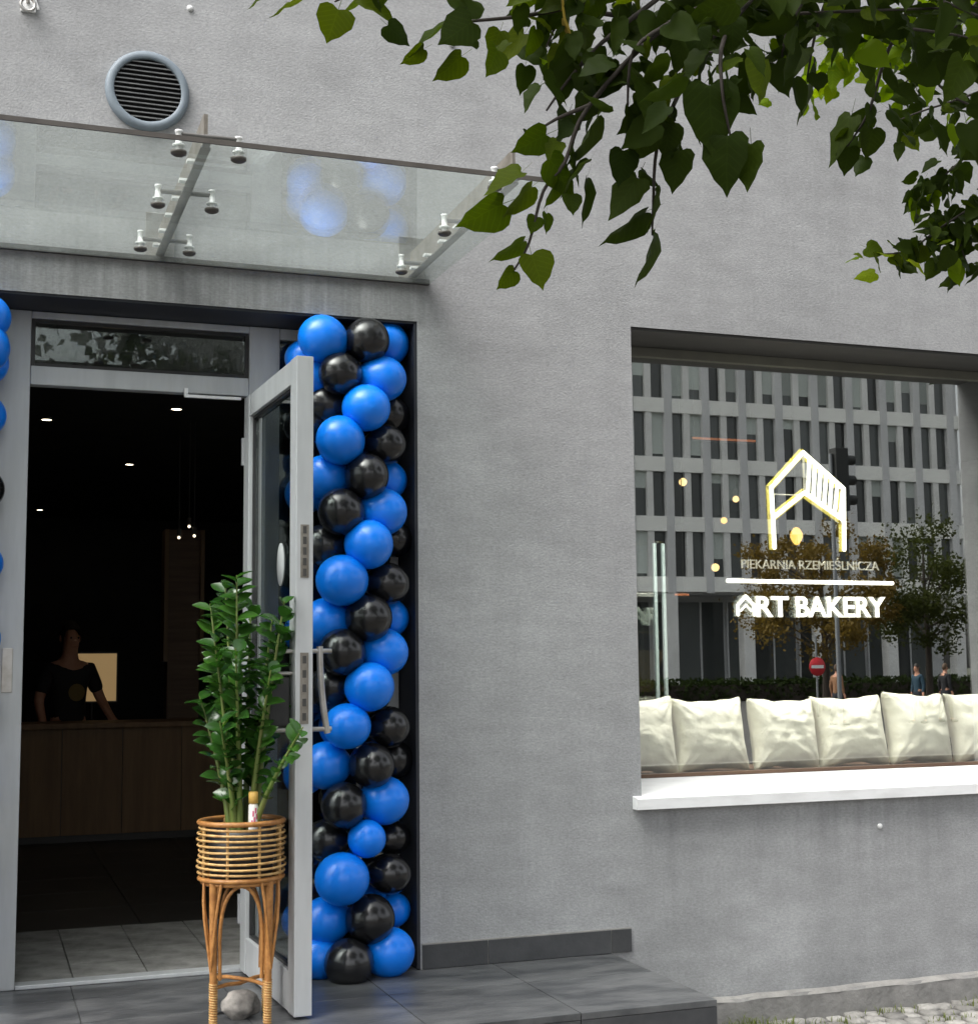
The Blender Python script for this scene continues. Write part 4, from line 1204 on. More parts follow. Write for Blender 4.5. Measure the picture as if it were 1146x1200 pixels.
cl_ = [(3.062, .425, .395, 0.03, 'cream cushion in the window corner against the plaster edge'), (3.465, .415, .385, -0.02, 'cream cushion below the amber lamp, with flat smooth front'),
       (3.885, .400, .375, 0.05, 'cream cushion with deep diagonal creases, under the ART lettering'), (4.292, .430, .385, -0.03, 'wide cream cushion under the BAKERY lettering'),
       (4.702, .400, .395, 0.06, 'cream cushion with wrinkled side, right of the lettering of the sign'), (5.13, .42, .39, -0.04, 'cream cushion at the window edge beside the side reveal')]
for i, (x, w, h, rz, lab) in enumerate(cl_):
    me = cushion_mesh(w - 0.012, h, 0.24, i + 1)
    o = put('cushion', me)
    o.location = (x, 0.52 + 0.012 * (i % 2), SEAT + h / 2 - 0.008)
    o.rotation_euler = (-0.20, rz * 0.6, rz)
    tag(o, lab, 'cushion', 'cushions along the window seat')

# ------------------------------------------------------------------ illuminated sign behind the glass
NY = 0.3475
sign = thing('neon_sign', 'lit white house outline sign reading ART BAKERY behind the window glass', 'sign', (3.97, NY, 1.85))
def stroke(pts, r, m, name, par=sign, y=NY):
    mb = MB(); P = [Vector((p[0], y, p[1])) for p in pts]
    for a, b in zip(P[:-1], P[1:]):
        mb.tube([a, b], r, 10)
    for p in P:
        mb.lathe([(0, -r)] + [(r * math.sin(math.pi * k / 8), -r * math.cos(math.pi * k / 8)) for k in range(1, 8)] + [(0, r)], p, 10)
    return mb.build(name, m, par)
hL, hR, hA = (3.763, 2.512), (4.192, 2.52), (3.957, 2.70)
iL, iR, iA = (3.772, 2.36), (4.184, 2.355), (3.957, 2.492)
bL, bR = (3.769, 2.205), (4.182, 2.203)
for pts in ([bL, hL, hA, hR, bR], [iL, iA, iR]):
    s_ = stroke(pts, 0.0108, 'neon_white', 'tube')
    mb = MB()
    for a, b in zip(pts[:-1], pts[1:]):
        d = Vector((b[0] - a[0], b[1] - a[1])).normalized(); nn = Vector((-d.y, d.x)) * 0.022
        q = [Vector(a) - d * .01 + nn, Vector(b) + d * .01 + nn, Vector(b) + d * .01 - nn, Vector(a) - d * .01 - nn]
        mb.add([(v.x, NY + 0.0175, v.y) for v in q], [(0, 1, 2, 3)])
    mb.build('halo_strip', 'halo_glow', s_)  # wider glowing strip behind each tube imitates its halo
stroke([hA, iA], 0.006, 'neon_dim', 'tube')
stroke([(3.775, 2.478), (3.945, 2.478)], 0.003, 'neon_dim', 'tube')
for k in range(7):
    t = (k + 0.6) / 7.2
    a = Vector(hA).lerp(Vector(hR), t); b = Vector(iA).lerp(Vector(iR), min(1, t * 1.0))
    # hatch bars lean like the roof boards
    a2 = Vector(hA).lerp(Vector(hR), t + 0.07)
    stroke([a2 if t < .93 else a, b.lerp(a, 0.04)], 0.0095, 'neon_white', 'hatch_bar')
stroke([(3.497, 2.034), (4.465, 2.031)], 0.0105, 'neon_white', 'line_tube')
def text_part(body, x0, x1, z0, hgt, m, name, offset=0.0, y=NY, depth=0.006):
    cu = bpy.data.curves.new(name, 'FONT'); cu.body = body; cu.size = 1.0; cu.extrude = 0.0; cu.offset = offset; cu.resolution_u = 6
    to = bpy.data.objects.new(name, cu); C.objects.link(to)
    dg = bpy.context.evaluated_depsgraph_get()
    me = bpy.data.meshes.new_from_object(to.evaluated_get(dg))
    bpy.data.objects.remove(to)
    xs_ = [v.co.x for v in me.vertices]; ys_ = [v.co.y for v in me.vertices]
    # cap height from the plain capitals
    a, b = min(xs_), max(xs_); c_, d_ = 0.0, 0.73
    for v in me.vertices:
        X = x0 + (v.co.x - a) / (b - a) * (x1 - x0); Z = z0 + (v.co.y - c_) / (d_ - c_) * hgt
        v.co = Vector((X, y, Z)) - ORG[sign.name]
    bm = bmesh.new(); bm.from_mesh(me)
    ret = bmesh.ops.extrude_face_region(bm, geom=bm.faces[:])
    for v in [g for g in ret['geom'] if isinstance(g, bmesh.types.BMVert)]: v.co.y += depth
    bmesh.ops.recalc_face_normals(bm, faces=bm.faces)
    bm.to_mesh(me); bm.free()
    me.materials.clear(); me.materials.append(MATS[m])
    return put(name, me, sign)
tag(text_part('PIEKARNIA RZEMIEŚLNICZA', 3.578, 4.39, 2.098, 0.047, 'neon_dim', 'lettering'), 'small pale lettering PIEKARNIA RZEMIEŚLNICZA')
tag(text_part('RT', 3.655, 3.842, 1.857, 0.106, 'neon_white', 'lettering', 0.02), 'bold lit letters RT')
tag(text_part('BAKERY', 3.885, 4.42, 1.857, 0.106, 'neon_white', 'lettering', 0.02), 'bold lit letters BAKERY')
stroke([(3.548, 1.865), (3.548, 1.912), (3.594, 1.958), (3.640, 1.912), (3.640, 1.865)], 0.0085, 'neon_white', 'house_letter')
stroke([(3.566, 1.885), (3.594, 1.915), (3.622, 1.885)], 0.005, 'neon_white', 'house_letter')
mb = MB(); mb.box(3.53, 4.43, NY + 0.012, NY + 0.014, 1.838, 1.975); mb.build('backing_strip', 'cabinet_glass', sign)

# ------------------------------------------------------------------ interior
def pendant(x, y, z, r, m, label, grp):
    t = thing('pendant_lamp', label, 'lamp', (x, y, z), grp)
    mb = MB(); mb.lathe([(0, -r)] + [(r * math.sin(math.pi * k / 10), -r * math.cos(math.pi * k / 10)) for k in range(1, 10)] + [(0, r)], (x, y, z), 14); mb.build('bulb', m, t)
    mb = MB(); mb.tube([(x, y, z + r), (x, y, z + r + 0.05)], 0.016, 10); mb.build('socket', 'black_plastic', t)
    mb = MB(); mb.tube([(x, y, z + r + 0.05), (x, y, 3.36)], 0.003, 6); mb.build('cable', 'black_plastic', t)
pl = 'bare glowing bulb pendant inside, seen through the shop window'
pendant(4.395, 2.5, 2.843, 0.027, 'bulb_warm', 'round glowing bulb pendant hung highest of those behind the shop window', 'bulbs behind the window')
pendant(4.793, 2.5, 2.74, 0.022, 'bulb_warm', 'amber bulb pendant just beside the house outline of the sign, behind the window', 'bulbs behind the window')
pendant(4.697, 2.5, 2.592, 0.022, 'bulb_gold', 'gold bulb pendant at mid height behind the shop window', 'bulbs behind the window')
pendant(4.621, 2.5, 2.273, 0.027, 'bulb_warm', 'lowest warm bulb pendant, level with the small lettering behind the window', 'bulbs behind the window')
gx, gy, gz = 5.257, 2.5, 2.50
gl_ = thing('pendant_lamp', 'larger gold lantern bulb shining inside the house outline of the sign', 'lamp', (gx, gy, gz), 'bulbs behind the window')
mb = MB(); mb.lathe([(0, -0.065), (0.016, -0.058), (0.032, -0.035), (0.043, -0.008), (0.042, 0.015), (0.030, 0.038), (0.018, 0.055), (0, 0.06)], (gx, gy, gz), 20); mb.build('bulb', 'bulb_gold', gl_)
mb = MB(); mb.tube([(gx, gy, gz + 0.06), (gx, gy, gz + 0.12)], 0.018, 10); mb.build('socket', 'black_plastic', gl_)
mb = MB(); mb.tube([(gx, gy, gz + 0.12), (gx, gy, 3.36)], 0.003, 6); mb.build('cable', 'black_plastic', gl_)
for (xa, xb, z, lab) in ((3.99, 4.42, 2.978, 'amber strip lamp high up inside behind the window'), (3.845, 3.935, 2.036, 'short amber strip lamp low inside behind the window')):
    t = thing('strip_lamp', lab, 'lamp', ((xa + xb) / 2, 1.6, z), 'amber strip lamps inside')
    mb = MB(); mb.box(xa, xb, 1.59, 1.60, z - 0.006, z + 0.006); mb.build('tube', 'amber_strip', t)
    mb = MB(); mb.box(xa, xb, 1.601, 1.63, z - 0.012, z + 0.012); mb.build('housing', 'black_plastic', t)
    mb = MB()
    for xx in (xa + .02, xb - .02): mb.tube([(xx, 1.615, z + 0.012), (xx, 1.615, 3.36)], 0.003, 6)
    mb.build('cable', 'black_plastic', t)
# display cabinet with pale posts
cab = thing('display_cabinet', 'slim glass display cabinet with pale metal posts just inside the window', 'cabinet', (3.3, 1.0, 0.355))
for (x, y) in ((3.404, 0.97), (3.455, 0.97), (2.95, 0.97), (2.95, 1.35), (3.455, 1.35)):
    mb = MB(); mb.box(x - 0.009, x + 0.009, y - .009, y + .009, 0.354, 2.275); mb.build('post', 'cabinet_post', cab, bevel=0.002)
mb = MB(); mb.box(2.96, 3.394, 0.967, 0.973, 0.40, 2.26); mb.build('glass_front', 'cabinet_glass', cab)
mb = MB(); mb.box(3.452, 3.458, 0.98, 1.34, 0.40, 2.26); mb.build('glass_side', 'cabinet_glass', cab)
mb = MB(); mb.box(2.94, 3.466, 0.98, 1.36, 2.2765, 2.290); mb.build('top', 'cabinet_glass', cab)
for z in (0.9, 1.35, 1.8):
    mb = MB(); mb.box(2.96, 3.445, 0.985, 1.345, z, z + 0.008); mb.build('shelf', 'cabinet_glass', cab)
for (x, y, lab) in ((0.388, 4.138, 'lit ceiling downlight in front of the counter, nearer the menu screen'), (1.182, 3.501, 'lit ceiling downlight over the shop floor, nearest the door'),
                    (1.132, 6.108, 'brightest ceiling downlight, above the space behind the counter'), (0.557, 9.685, 'faint lit ceiling downlight by the far back wall')):
    t = thing('ceiling_downlight', lab, 'lamp', (x, y, 3.36), 'downlights in the shop ceiling')
    if 3 < y < 5:
        ld = bpy.data.lights.new('downlight_beam', 'SPOT'); ld.energy = 0.9; ld.spot_size = R(110); ld.spot_blend = 0.8; ld.shadow_soft_size = 0.04; ld.color = (1.0, 0.84, 0.62)
        lo_ = bpy.data.objects.new('downlight_beam', ld); C.objects.link(lo_); lo_.parent = t; lo_.location = (0, 0, -0.03)
    mb = MB(); mb.lathe([(0, 3.349), (0.034, 3.349)], (x, y, 0), 16); mb.build('lens', 'downlight', t)
    mb = MB(); mb.lathe([(0.036, 3.3595), (0.036, 3.345), (0.05, 3.345), (0.052, 3.3595)], (x, y, 0), 16); mb.build('trim', 'black_plastic', t)
for (x, z, w) in ((1.274, 2.542, 'lowest'), (1.343, 2.621, 'highest'), (1.379, 2.556, 'middle')):
    pendant(x, 4.0, z, 0.010, 'tiny_bulb', w + ' tiny bulb of the cluster hung over the shop floor', 'tiny bulbs over the shop floor')
ctr = thing('counter', 'long brown wooden service counter inside the dark shop', 'counter', (0.6, 5.6, 0.365))
for i in range(9):
    x0 = -1.6 + i * 0.44
    mb = MB(); mb.box(x0, x0 + 0.435, 5.24, 5.262, 0.42, 1.205); mb.build('front_panel', 'wood_counter', ctr, bevel=0.002)
mb = MB(); mb.box(-1.6, 2.36, 5.263, 5.85, 0.367, 1.205); mb.build('carcass', 'charcoal_metal', ctr)
mb = MB(); mb.box(-1.63, 2.39, 5.20, 5.9, 1.2055, 1.245); mb.build('top', 'wood_counter', ctr, bevel=0.004)
mn = thing('menu_screen', 'glowing tan menu screen behind the counter', 'screen', (0.88, 6.25, 1.36))
mb = MB(); mb.box(0.69, 1.07, 6.24, 6.246, 1.39, 1.78); mb.build('panel', 'menu_light', mn)
mb = MB(); mb.box(0.675, 1.085, 6.247, 6.28, 1.375, 1.795); mb.build('case', 'black_plastic', mn)
mb = MB(); mb.tube([(0.88, 6.265, 1.376), (0.88, 6.265, 0.366)], 0.02, 8); mb.build('foot', 'black_plastic', mn)
pn = thing('wood_pillar', 'brown wooden pillar panel standing behind the counter', 'pillar', (1.62, 6.4, 0.365))
mb = MB(); mb.box(1.49, 1.755, 6.31, 6.5, 0.367, 2.83); mb.build('core', 'wood_brown', pn)
for x0 in (1.455, 1.756):
    mb = MB(); mb.box(x0, x0 + 0.034, 6.28, 6.5, 1.71, 2.83); mb.build('edge_batten', 'wood_counter', pn)

# ------------------------------------------------------------------ people
def skin_mesh(name, V, E, rad, m, root=0, sub=2):
    me = bpy.data.meshes.new(name); me.from_pydata([Vector(v) for v in V], E, [])
    o = bpy.data.objects.new(name, me); C.objects.link(o)
    md = o.modifiers.new('Skin', 'SKIN'); md.use_smooth_shade = True
    sv = me.skin_vertices[0].data
    for i, r in enumerate(rad):
        sv[i].radius = r if isinstance(r, tuple) else (r, r)
        sv[i].use_root = (i == root)
    s2 = o.modifiers.new('Sub', 'SUBSURF'); s2.levels = sub; s2.render_levels = sub
    dg = bpy.context.evaluated_depsgraph_get()
    out = bpy.data.meshes.new_from_object(o.evaluated_get(dg))
    bpy.data.objects.remove(o)
    out.materials.clear(); out.materials.append(MATS[m]); out.name = name
    out.polygons.foreach_set('use_smooth', [True] * len(out.polygons))
    return out
def person(label, loc, rotz, top, hairm, arms, group=None, print_=False, legs=0.0):
    """faces -Y; arms: list of (elbow, wrist) for right (-x) and left (+x)"""
    t = thing('person', label, 'person', loc, group, local=True, rotz=rotz)
    if legs: t.scale = (0.94, 0.94, 0.94)
    V = [(0, 0, .93), (0, .0, 1.08), (0, 0.005, 1.27), (0, .01, 1.43), (0, 0.0, 1.50), (0, -.015, 1.58), (0, -.02, 1.66), (0, -.012, 1.74)]
    Rr = [(.135, .10), (.125, .092), (.145, .10), (.10, .075), .052, (.062, .07), (.075, .09), (.055, .068)]
    E = [(i, i + 1) for i in range(7)]
    V.append((0, -.105, 1.625)); Rr.append(.014); E.append((6, 8))       # nose
    hand_end = []
    for sgn, (el, wr) in zip((-1, 1), arms):
        b = len(V)
        V += [(sgn * .165, .01, 1.41), el, wr]; Rr += [.058, .042, .030]; E += [(3, b), (b, b + 1), (b + 1, b + 2)]
        d = (Vector(wr) - Vector(el)).normalized()
        side = d.cross(Vector((0, -1, 0.2))).normalized()
        pal = Vector(wr) + d * .06
        V.append(tuple(pal)); Rr.append((.036, .018)); E.append((b + 2, b + 3))
        for k, (so, ln) in enumerate(((-.028, .07), (-.010, .08), (.010, .076), (.027, .06))):
            i0 = len(V)
            k1 = pal + d * .035 + side * so; k2 = k1 + d * ln * .55 + Vector((0, -.008, -.004)); k3 = k2 + d * ln * .4 + Vector((0, -.016, -.006))
            V += [tuple(k1), tuple(k2), tuple(k3)]; Rr += [.0095, .0088, .0075]; E += [(b + 3, i0), (i0, i0 + 1), (i0 + 1, i0 + 2)]
        i0 = len(V); k1 = Vector(wr) + d * .03 - side * .035 * sgn; k2 = k1 + d * .035 - side * .02 * sgn
        V += [tuple(k1), tuple(k2)]; Rr += [.0105, .009]; E += [(b + 2, i0), (i0, i0 + 1)]
    for sgn in (-1, 1):
        b = len(V)
        st_ = legs * sgn
        V += [(sgn * .095, 0, .87), (sgn * .10, -.015 - st_ * .5, .49), (sgn * .10, .03 - st_, .085), (sgn * .11, -.10 - st_, .035)]
        Rr += [.085, .055, .038, .034]; E += [(0, b), (b, b + 1), (b + 1, b + 2), (b + 2, b + 3)]
    put('body', skin_mesh('body', V, E, Rr, 'skin'), t)
    # clothing follows the same bones, a little larger
    sv, sr, se = [(0, 0, .82)] + [V[i] for i in range(1, 4)], [(.160, .122), (.142, .108), (.162, .116), (.112, .088)], [(0, 1), (1, 2), (2, 3)]
    if not print_:
        sv.append((0, 0.0, 1.49)); sr.append(.068); se.append((3, 4))
    for sgn, (el, wr) in zip((-1, 1), arms):
        b = len(sv)
        mid = Vector((sgn * .165, .01, 1.41)).lerp(Vector(el), 0.85)
        sv += [(sgn * .168, .01, 1.41), tuple(mid)]; sr += [.070, .060]; se += [(3, b), (b, b + 1)]
        if not print_:
            sv += [el, tuple(Vector(el).lerp(Vector(wr), .92))]; sr += [.056, .045]; se += [(b + 1, b + 2), (b + 2, b + 3)]
    sh = put('shirt', skin_mesh('shirt', sv, se, sr, top), t)
    if print_:
        mb = MB(); mb.lathe([(0, -0.118), (0.05, -0.117), (0.07, -0.112)], (0.02, 0, 1.22), 16, 'y'); mb.build('shirt_emblem', 'shirt_print', sh)
    tv, tr, te = [V[0], (0, 0, 1.03)], [(.150, .115), (.138, .105)], [(0, 1)]
    for sgn in (-1, 1):
        b = len(tv); st_ = legs * sgn
        tv += [(sgn * .095, 0, .86), (sgn * .10, -.015 - st_ * .5, .49), (sgn * .10, .03 - st_, .10)]; tr += [.098, .070, .060]; te += [(0, b), (b, b + 1), (b + 1, b + 2)]
    put('trousers', skin_mesh('trousers', tv, te, tr, 'trousers'), t)
    mb = MB()
    vs, fs = [], []
    for i in range(9):
        a = math.pi * 0.60 * i / 8
        for k in range(18):
            p = 2 * math.pi * k / 18
            back = 1 + 0.25 * max(0, math.sin(p)) * i / 8
            front = 0.62 if math.sin(p) < -0.4 else 1.0
            aa = a * front * back
            vs.append((.083 * math.sin(aa) * math.cos(p), -.012 + .098 * math.sin(aa) * math.sin(p), 1.672 + .125 * math.cos(aa)))
    for i in range(8):
        for k in range(18): fs.append((i * 18 + k, i * 18 + (k + 1) % 18, (i + 1) * 18 + (k + 1) % 18, (i + 1) * 18 + k))
    mb.add(vs, fs, True); mb.build('hair', hairm, t)
    for sgn in (-1, 1):
        mb = MB(); mb.lathe([(0, -.009), (.007, -.005), (.008, 0), (.007, .005), (0, .009)], (sgn * .030, -.098, 1.655), 10); mb.build('eye', 'hair', t)
        mb = MB(); mb.lathe([(0, -.03), (.012, -.015), (.014, .005), (.010, .024), (0, .03)], (sgn * .078, -.01, 1.65), 10); mb.build('ear', 'skin', t)
    mb = MB(); mb.tube([(-.022, -.094, 1.588), (0, -.100, 1.586), (.022, -.094, 1.588)], .005, 6); mb.build('mouth', 'skin', t)
    for sgn in (-1, 1):
        mb = MB(); st_ = legs * sgn
        mb.tube([(sgn * .10, .06 - st_, .045), (sgn * .105, -.05 - st_, .045), (sgn * .112, -.16 - st_, .032)], [.044, .046, .034], 10); mb.build('shoe', 'black_plastic', t)
    return t
person('person in a black T-shirt leaning one arm on the counter inside', (0.68, 6.02, 0.367 - 0.12), R(20), 'shirt_black', 'hair',
       [((-.24, .02, 1.16), (-.22, -.06, 0.93)), ((.27, .0, 1.17), (.30, -.16, 1.005))], print_=True)
relaxed = [((-.23, .03, 1.15), (-.25, -.03, .90)), ((.23, .03, 1.15), (.25, -.03, .90))]
person('pedestrian in a brown jacket across the street, beyond the road', (22.5, -27.4, 0), R(80), 'jacket_brown', 'fair_hair', relaxed, 'pedestrians across the street', legs=0.16)
person('pedestrian in a blue jacket across the street, beyond the road', (24.9, -27.0, 0), R(-95), 'jacket_blue', 'hair', relaxed, 'pedestrians across the street', legs=0.14)
person('pedestrian in a black coat across the street, beyond the road', (26.3, -27.6, 0), R(85), 'shirt_black', 'fair_hair', relaxed, 'pedestrians across the street', legs=0.15)

# ------------------------------------------------------------------ office block across the street (seen mirrored in the shop window)
OY = -59.35
off = thing('office_building', 'pale concrete office block with paired windows across the street', 'building', (40, OY, 0))
OX1 = 52.75
OX0 = 51.95 - 2.255 * 15
mb = MB(); mb.box(OX0, OX1, OY - 14, OY - 0.41, 5.5, 25.4); mb.box(OX0, OX1, OY - 14, OY - 2.6, 0.0, 5.499)
mb.build('wall', 'facade_grey', off)
mb = MB(); mb.box(OX0 - .3, OX1 + .3, OY - 14.2, OY + 0.25, 25.4, 26.0); mb.build('roof', 'facade_concrete', off)
floors = [6.0 + 3.165 * k for k in range(7)]
win_me = None
def sh(name, mb, m, loc):
    return put(name, mb.mesh(name, m), off, mw=Matrix.Translation(Vector(loc) - ORG[off.name]))
bm_ = {}
mb = MB(); mb.box(0, 1.80, -0.4, 0.0, -0.38, 0.38); bm_['sp'] = mb.mesh('spandrel', 'facade_white')
mb = MB(); mb.box(0, 0.36, -0.4, -0.04, 0.381, 2.784); bm_['mu'] = mb.mesh('mullion', 'facade_concrete')
mb = MB(); mb.box(0, 0.72, -0.30, -0.25, 0.381, 2.784); bm_['pane'] = mb.mesh('window', 'far_window')
mb = MB(); mb.box(0, 0.72, -0.245, -0.235, 0.0, 1.0); bm_['bl'] = mb.mesh('blind', 'far_blind')
mb = MB(); mb.box(0, 0.72, -0.23, -0.12, 0.381, 0.42); bm_['sill'] = mb.mesh('window_sill', 'facade_concrete')
rng = random.Random(5)
pil = [51.95 - 2.255 * k for k in range(16)]
for x in pil:
    mb = MB(); mb.box(x - 0.225, x + 0.225, OY - 0.4, OY + 0.05, 5.55, 25.39)
    mb.build('pilaster', 'facade_grey', off)
for bi in range(15):
    x0 = pil[bi + 1] + 0.226
    for fl, z in enumerate(floors[:6]):
        put('spandrel', bm_['sp'], off, mw=Matrix.Translation(Vector((x0, OY, z)) - ORG[off.name]))
        if z > 19 or bi > 13: 
            continue
        put('mullion', bm_['mu'], off, mw=Matrix.Translation(Vector((x0 + 0.72, OY, z)) - ORG[off.name]))
        for dx in (0.0, 1.08):
            w_ = put('window', bm_['pane'], off, mw=Matrix.Translation(Vector((x0 + dx, OY, z)) - ORG[off.name]))
            put('window_sill', bm_['sill'], w_)
            q = rng.random()
            if q < (0.62 if fl >= 3 else 0.26):
                hb = rng.choice((0.5, 0.9, 1.4, 2.2)) if fl < 3 else rng.choice((1.2, 1.8, 2.2))
                put('blind', bm_['bl'], w_, mw=Matrix.Translation((0, 0, 2.784 - hb)) @ Matrix.Diagonal((1, 1, hb, 1)))
for fl, z in enumerate(floors[:6]):                      # narrow end strip by the corner
    mb = MB(); mb.box(52.18, OX1, OY - 0.4, OY, z - 0.38, z + 0.38); mb.build('spandrel', 'facade_white', off)
for k in range(0, 16, 2):
    x = pil[k]
    mb = MB(); mb.box(x - 0.32, x + 0.32, OY - 0.6, OY + 0.02, 0.001, 5.549); mb.build('column', 'facade_concrete', off)
    if k < 14:
        xa, xb = pil[k + 2] + 0.1, x - 0.1
        for j in range(3):
            a = xa + (xb - xa) * j / 3; b = xa + (xb - xa) * (j + 1) / 3
            mb = MB(); mb.box(a + .05, b - .05, OY - 2.58, OY - 2.5, 0.3, 5.2)
            w_ = mb.build('shopfront_pane', 'far_window', off)
            mb = MB(); mb.box(a - .05, a + .05, OY - 2.58, OY - 2.46, 0.3, 5.2); mb.build('frame', 'facade_grey', w_)

# hedge along the office block
def leaf_cloud(mb, pts, size, rnd):
    for p in pts:
        u = Vector((rnd.gauss(0, 1), rnd.gauss(0, 1), rnd.gauss(0, 1))).normalized()
        w = u.orthogonal().normalized(); w = Quaternion(u, rnd.uniform(0, 6.28)) @ w
        s = size * rnd.uniform(0.6, 1.3)
        v = u.cross(w)
        mb.add([p, p + w * s * .5 + v * s * .36, p + w * s, p + w * s * .5 - v * s * .36], [(0, 1, 2, 3)])
rng = random.Random(11)
hd = thing('hedge', 'low dark green hedge in front of the office block', 'hedge', (40, -55, 0))
mb = MB()
pts = []
for i in range(9000):
    x = rng.uniform(26, 54); y = rng.uniform(-55.6, -54.4); z = rng.uniform(0.05, 1.05 + 0.12 * noise.noise(Vector((x, 0, 0))))
    pts.append(Vector((x, y, z)))
leaf_cloud(mb, pts, 0.22, rng)
mb.build('foliage', 'hedge_leaf', hd, kind='stuff')
mb = MB(); mb.box(26.2, 53.8, -55.4, -54.6, 0.001, 0.8); mb.build('inner_branches', 'bark', hd)

def street_tree(label, x, y, h, z0, rx, rz, m, seed, n=7000, ls=0.15):
    rnd = random.Random(seed)
    t = thing('street_tree', label, 'tree', (x, y, 0), 'street trees across the road')
    mb = MB()
    mb.tube([(x, y, 0), (x + .05, y, h * .3), (x - .04, y + .03, h * .6), (x, y, h * .9)], [.16, .12, .08, .03], 10)
    tips = []
    for k in range(13):
        a = rnd.uniform(0, 6.28); zz_ = h * rnd.uniform(.3, .75); L = rx * rnd.uniform(.6, .95)
        e = Vector((x + math.cos(a) * L, y + math.sin(a) * L, zz_ + rnd.uniform(.3, 1.0) * rz * .6))
        b = Vector((x, y, zz_))
        mb.tube([b, b.lerp(e, .5) + Vector((0, 0, .15)), e], [.05, .03, .012], 6); tips.append(e)
    mb.build('trunk', 'bark', t)
    cz_ = z0 + rz
    clumps = []
    for k in range(34):
        while True:
            u = Vector((rnd.uniform(-1, 1), rnd.uniform(-1, 1), rnd.uniform(-1, 1)))
            if .25 < u.length < 1: break
        clumps.append((Vector((x + u.x * rx, y + u.y * rx, cz_ + u.z * rz)), rnd.uniform(.35, .75)))
    clumps += [(e, .5) for e in tips]
    pts = []
    for i in range(n):
        c, s = rnd.choice(clumps)
        pts.append(c + Vector((rnd.gauss(0, s * .55), rnd.gauss(0, s * .55), rnd.gauss(0, s * .45))))
    mb = MB(); leaf_cloud(mb, pts, ls, rnd)
    mb.build('crown', m, t, kind='stuff')
street_tree('street tree with brown autumn leaves across the road', 29.9, -39.3, 6.4, 2.0, 3.0, 2.5, 'autumn_leaf', 3, 11000)
street_tree('slim street tree with green and yellow leaves across the road', 34.8, -39.6, 7.0, 1.9, 1.9, 2.7, 'street_leaf', 4)

# road sign and traffic signal across the street
px_, py_ = 25.73, -33.4
sg = thing('no_entry_sign', 'round red no entry sign with white bar on a grey pole', 'sign', (px_, py_, 0))
mb = MB(); mb.tube([(px_, py_, 0), (px_, py_, 2.6)], 0.035, 10); mb.build('pole', 'pole_grey', sg)
mb = MB(); mb.lathe([(0, 0.05), (0.30, 0.05), (0.30, 0.036), (0, 0.036)], (px_, py_, 1.62), 28, 'y'); pl_ = mb.build('plate', 'sign_red', sg)
mb = MB(); mb.box(px_ - .23, px_ + .23, py_ + .051, py_ + .054, 1.57, 1.67); mb.build('bar', 'sign_white', pl_)
tx, ty = 20.83, -24.4
ts = thing('traffic_signal', 'black traffic signal on a tall grey pole across the street', 'traffic light', (tx, ty, 0))
mb = MB(); mb.tube([(tx - 0.25, ty, 0), (tx - 0.25, ty, 7.1)], [0.06, 0.05], 12); mb.build('pole', 'pole_grey', ts)
mb = MB(); mb.box(tx - 0.19, tx + 0.19, ty - .16, ty + .16, 5.6, 7.25)
hd_ = mb.build('housing', 'signal_black', ts, bevel=0.02)
for z in (5.9, 6.42, 6.95):
    mb = MB()
    mb.lathe([(0.13, 0.0), (0.13, 0.25), (0.125, 0.25), (0.125, 0.0)], (tx + 0.19, ty, z), 14, 'x'); mb.build('visor', 'signal_black', hd_)

# ------------------------------------------------------------------ linden tree whose branches hang into the view
TX, TY = 3.6, -5.3
tree = thing('linden_tree', 'linden tree with heart shaped leaves hanging in front of the grey wall', 'tree', (TX, TY, 0.0))
torg = Vector((TX, TY, 0))
mb = MB(); mb.tube([(TX, TY, -0.1), (TX + .03, TY, 0.25), (TX + .02, TY + .03, 1.6), (TX - .04, TY + .02, 3.0), (TX, TY - .03, 4.4), (TX + .05, TY, 6.4)], [.21, .155, .135, .12, .095, .03], 16)
mb.build('trunk', 'bark', tree)
def V3(p): return Vector(p)
def branch(name, pts, r0, r1, n=7):
    mb = MB()
    P = [Vector(p) for p in pts]
    # smooth
    Q = []
    for i in range(len(P) - 1):
        for k in range(4):
            t = k / 4
            p0 = P[max(i - 1, 0)]; p1 = P[i]; p2 = P[i + 1]; p3 = P[min(i + 2, len(P) - 1)]
            Q.append(0.5 * ((2 * p1) + (p2 - p0) * t + (2 * p0 - 5 * p1 + 4 * p2 - p3) * t * t + (3 * p1 - p0 - 3 * p2 + p3) * t ** 3))
    Q.append(P[-1])
    mb.tube(Q, [r0 + (r1 - r0) * i / (len(Q) - 1) for i in range(len(Q))], n)
    mb.build(name, 'twig_bark', tree)
    return Q
hubA = Vector((1.62, -4.15, 3.05)); hubB = Vector((2.6, -3.6, 3.55)); hubC = Vector((3.1, -3.0, 3.9)); hubD = Vector((0.9, -4.1, 3.12))
branch('limb', [(TX - .03, TY + .02, 2.9), (3.1, -5.0, 3.3), (2.4, -4.6, 3.42), hubA + Vector((.2, -.1, .12)), hubA], .055, .014)
branch('limb', [(TX - .03, TY + .02, 3.3), (3.3, -4.6, 3.7), (2.9, -4.0, 3.75), hubB], .05, .014)
branch('limb', [(TX, TY, 3.8), (3.5, -4.4, 4.2), (3.3, -3.6, 4.1), hubC], .05, .014)
branch('limb', [hubA + Vector((.2, -.1, .12)), (1.3, -4.2, 3.2), hubD], .014, .008)
smooth_twigs = {}
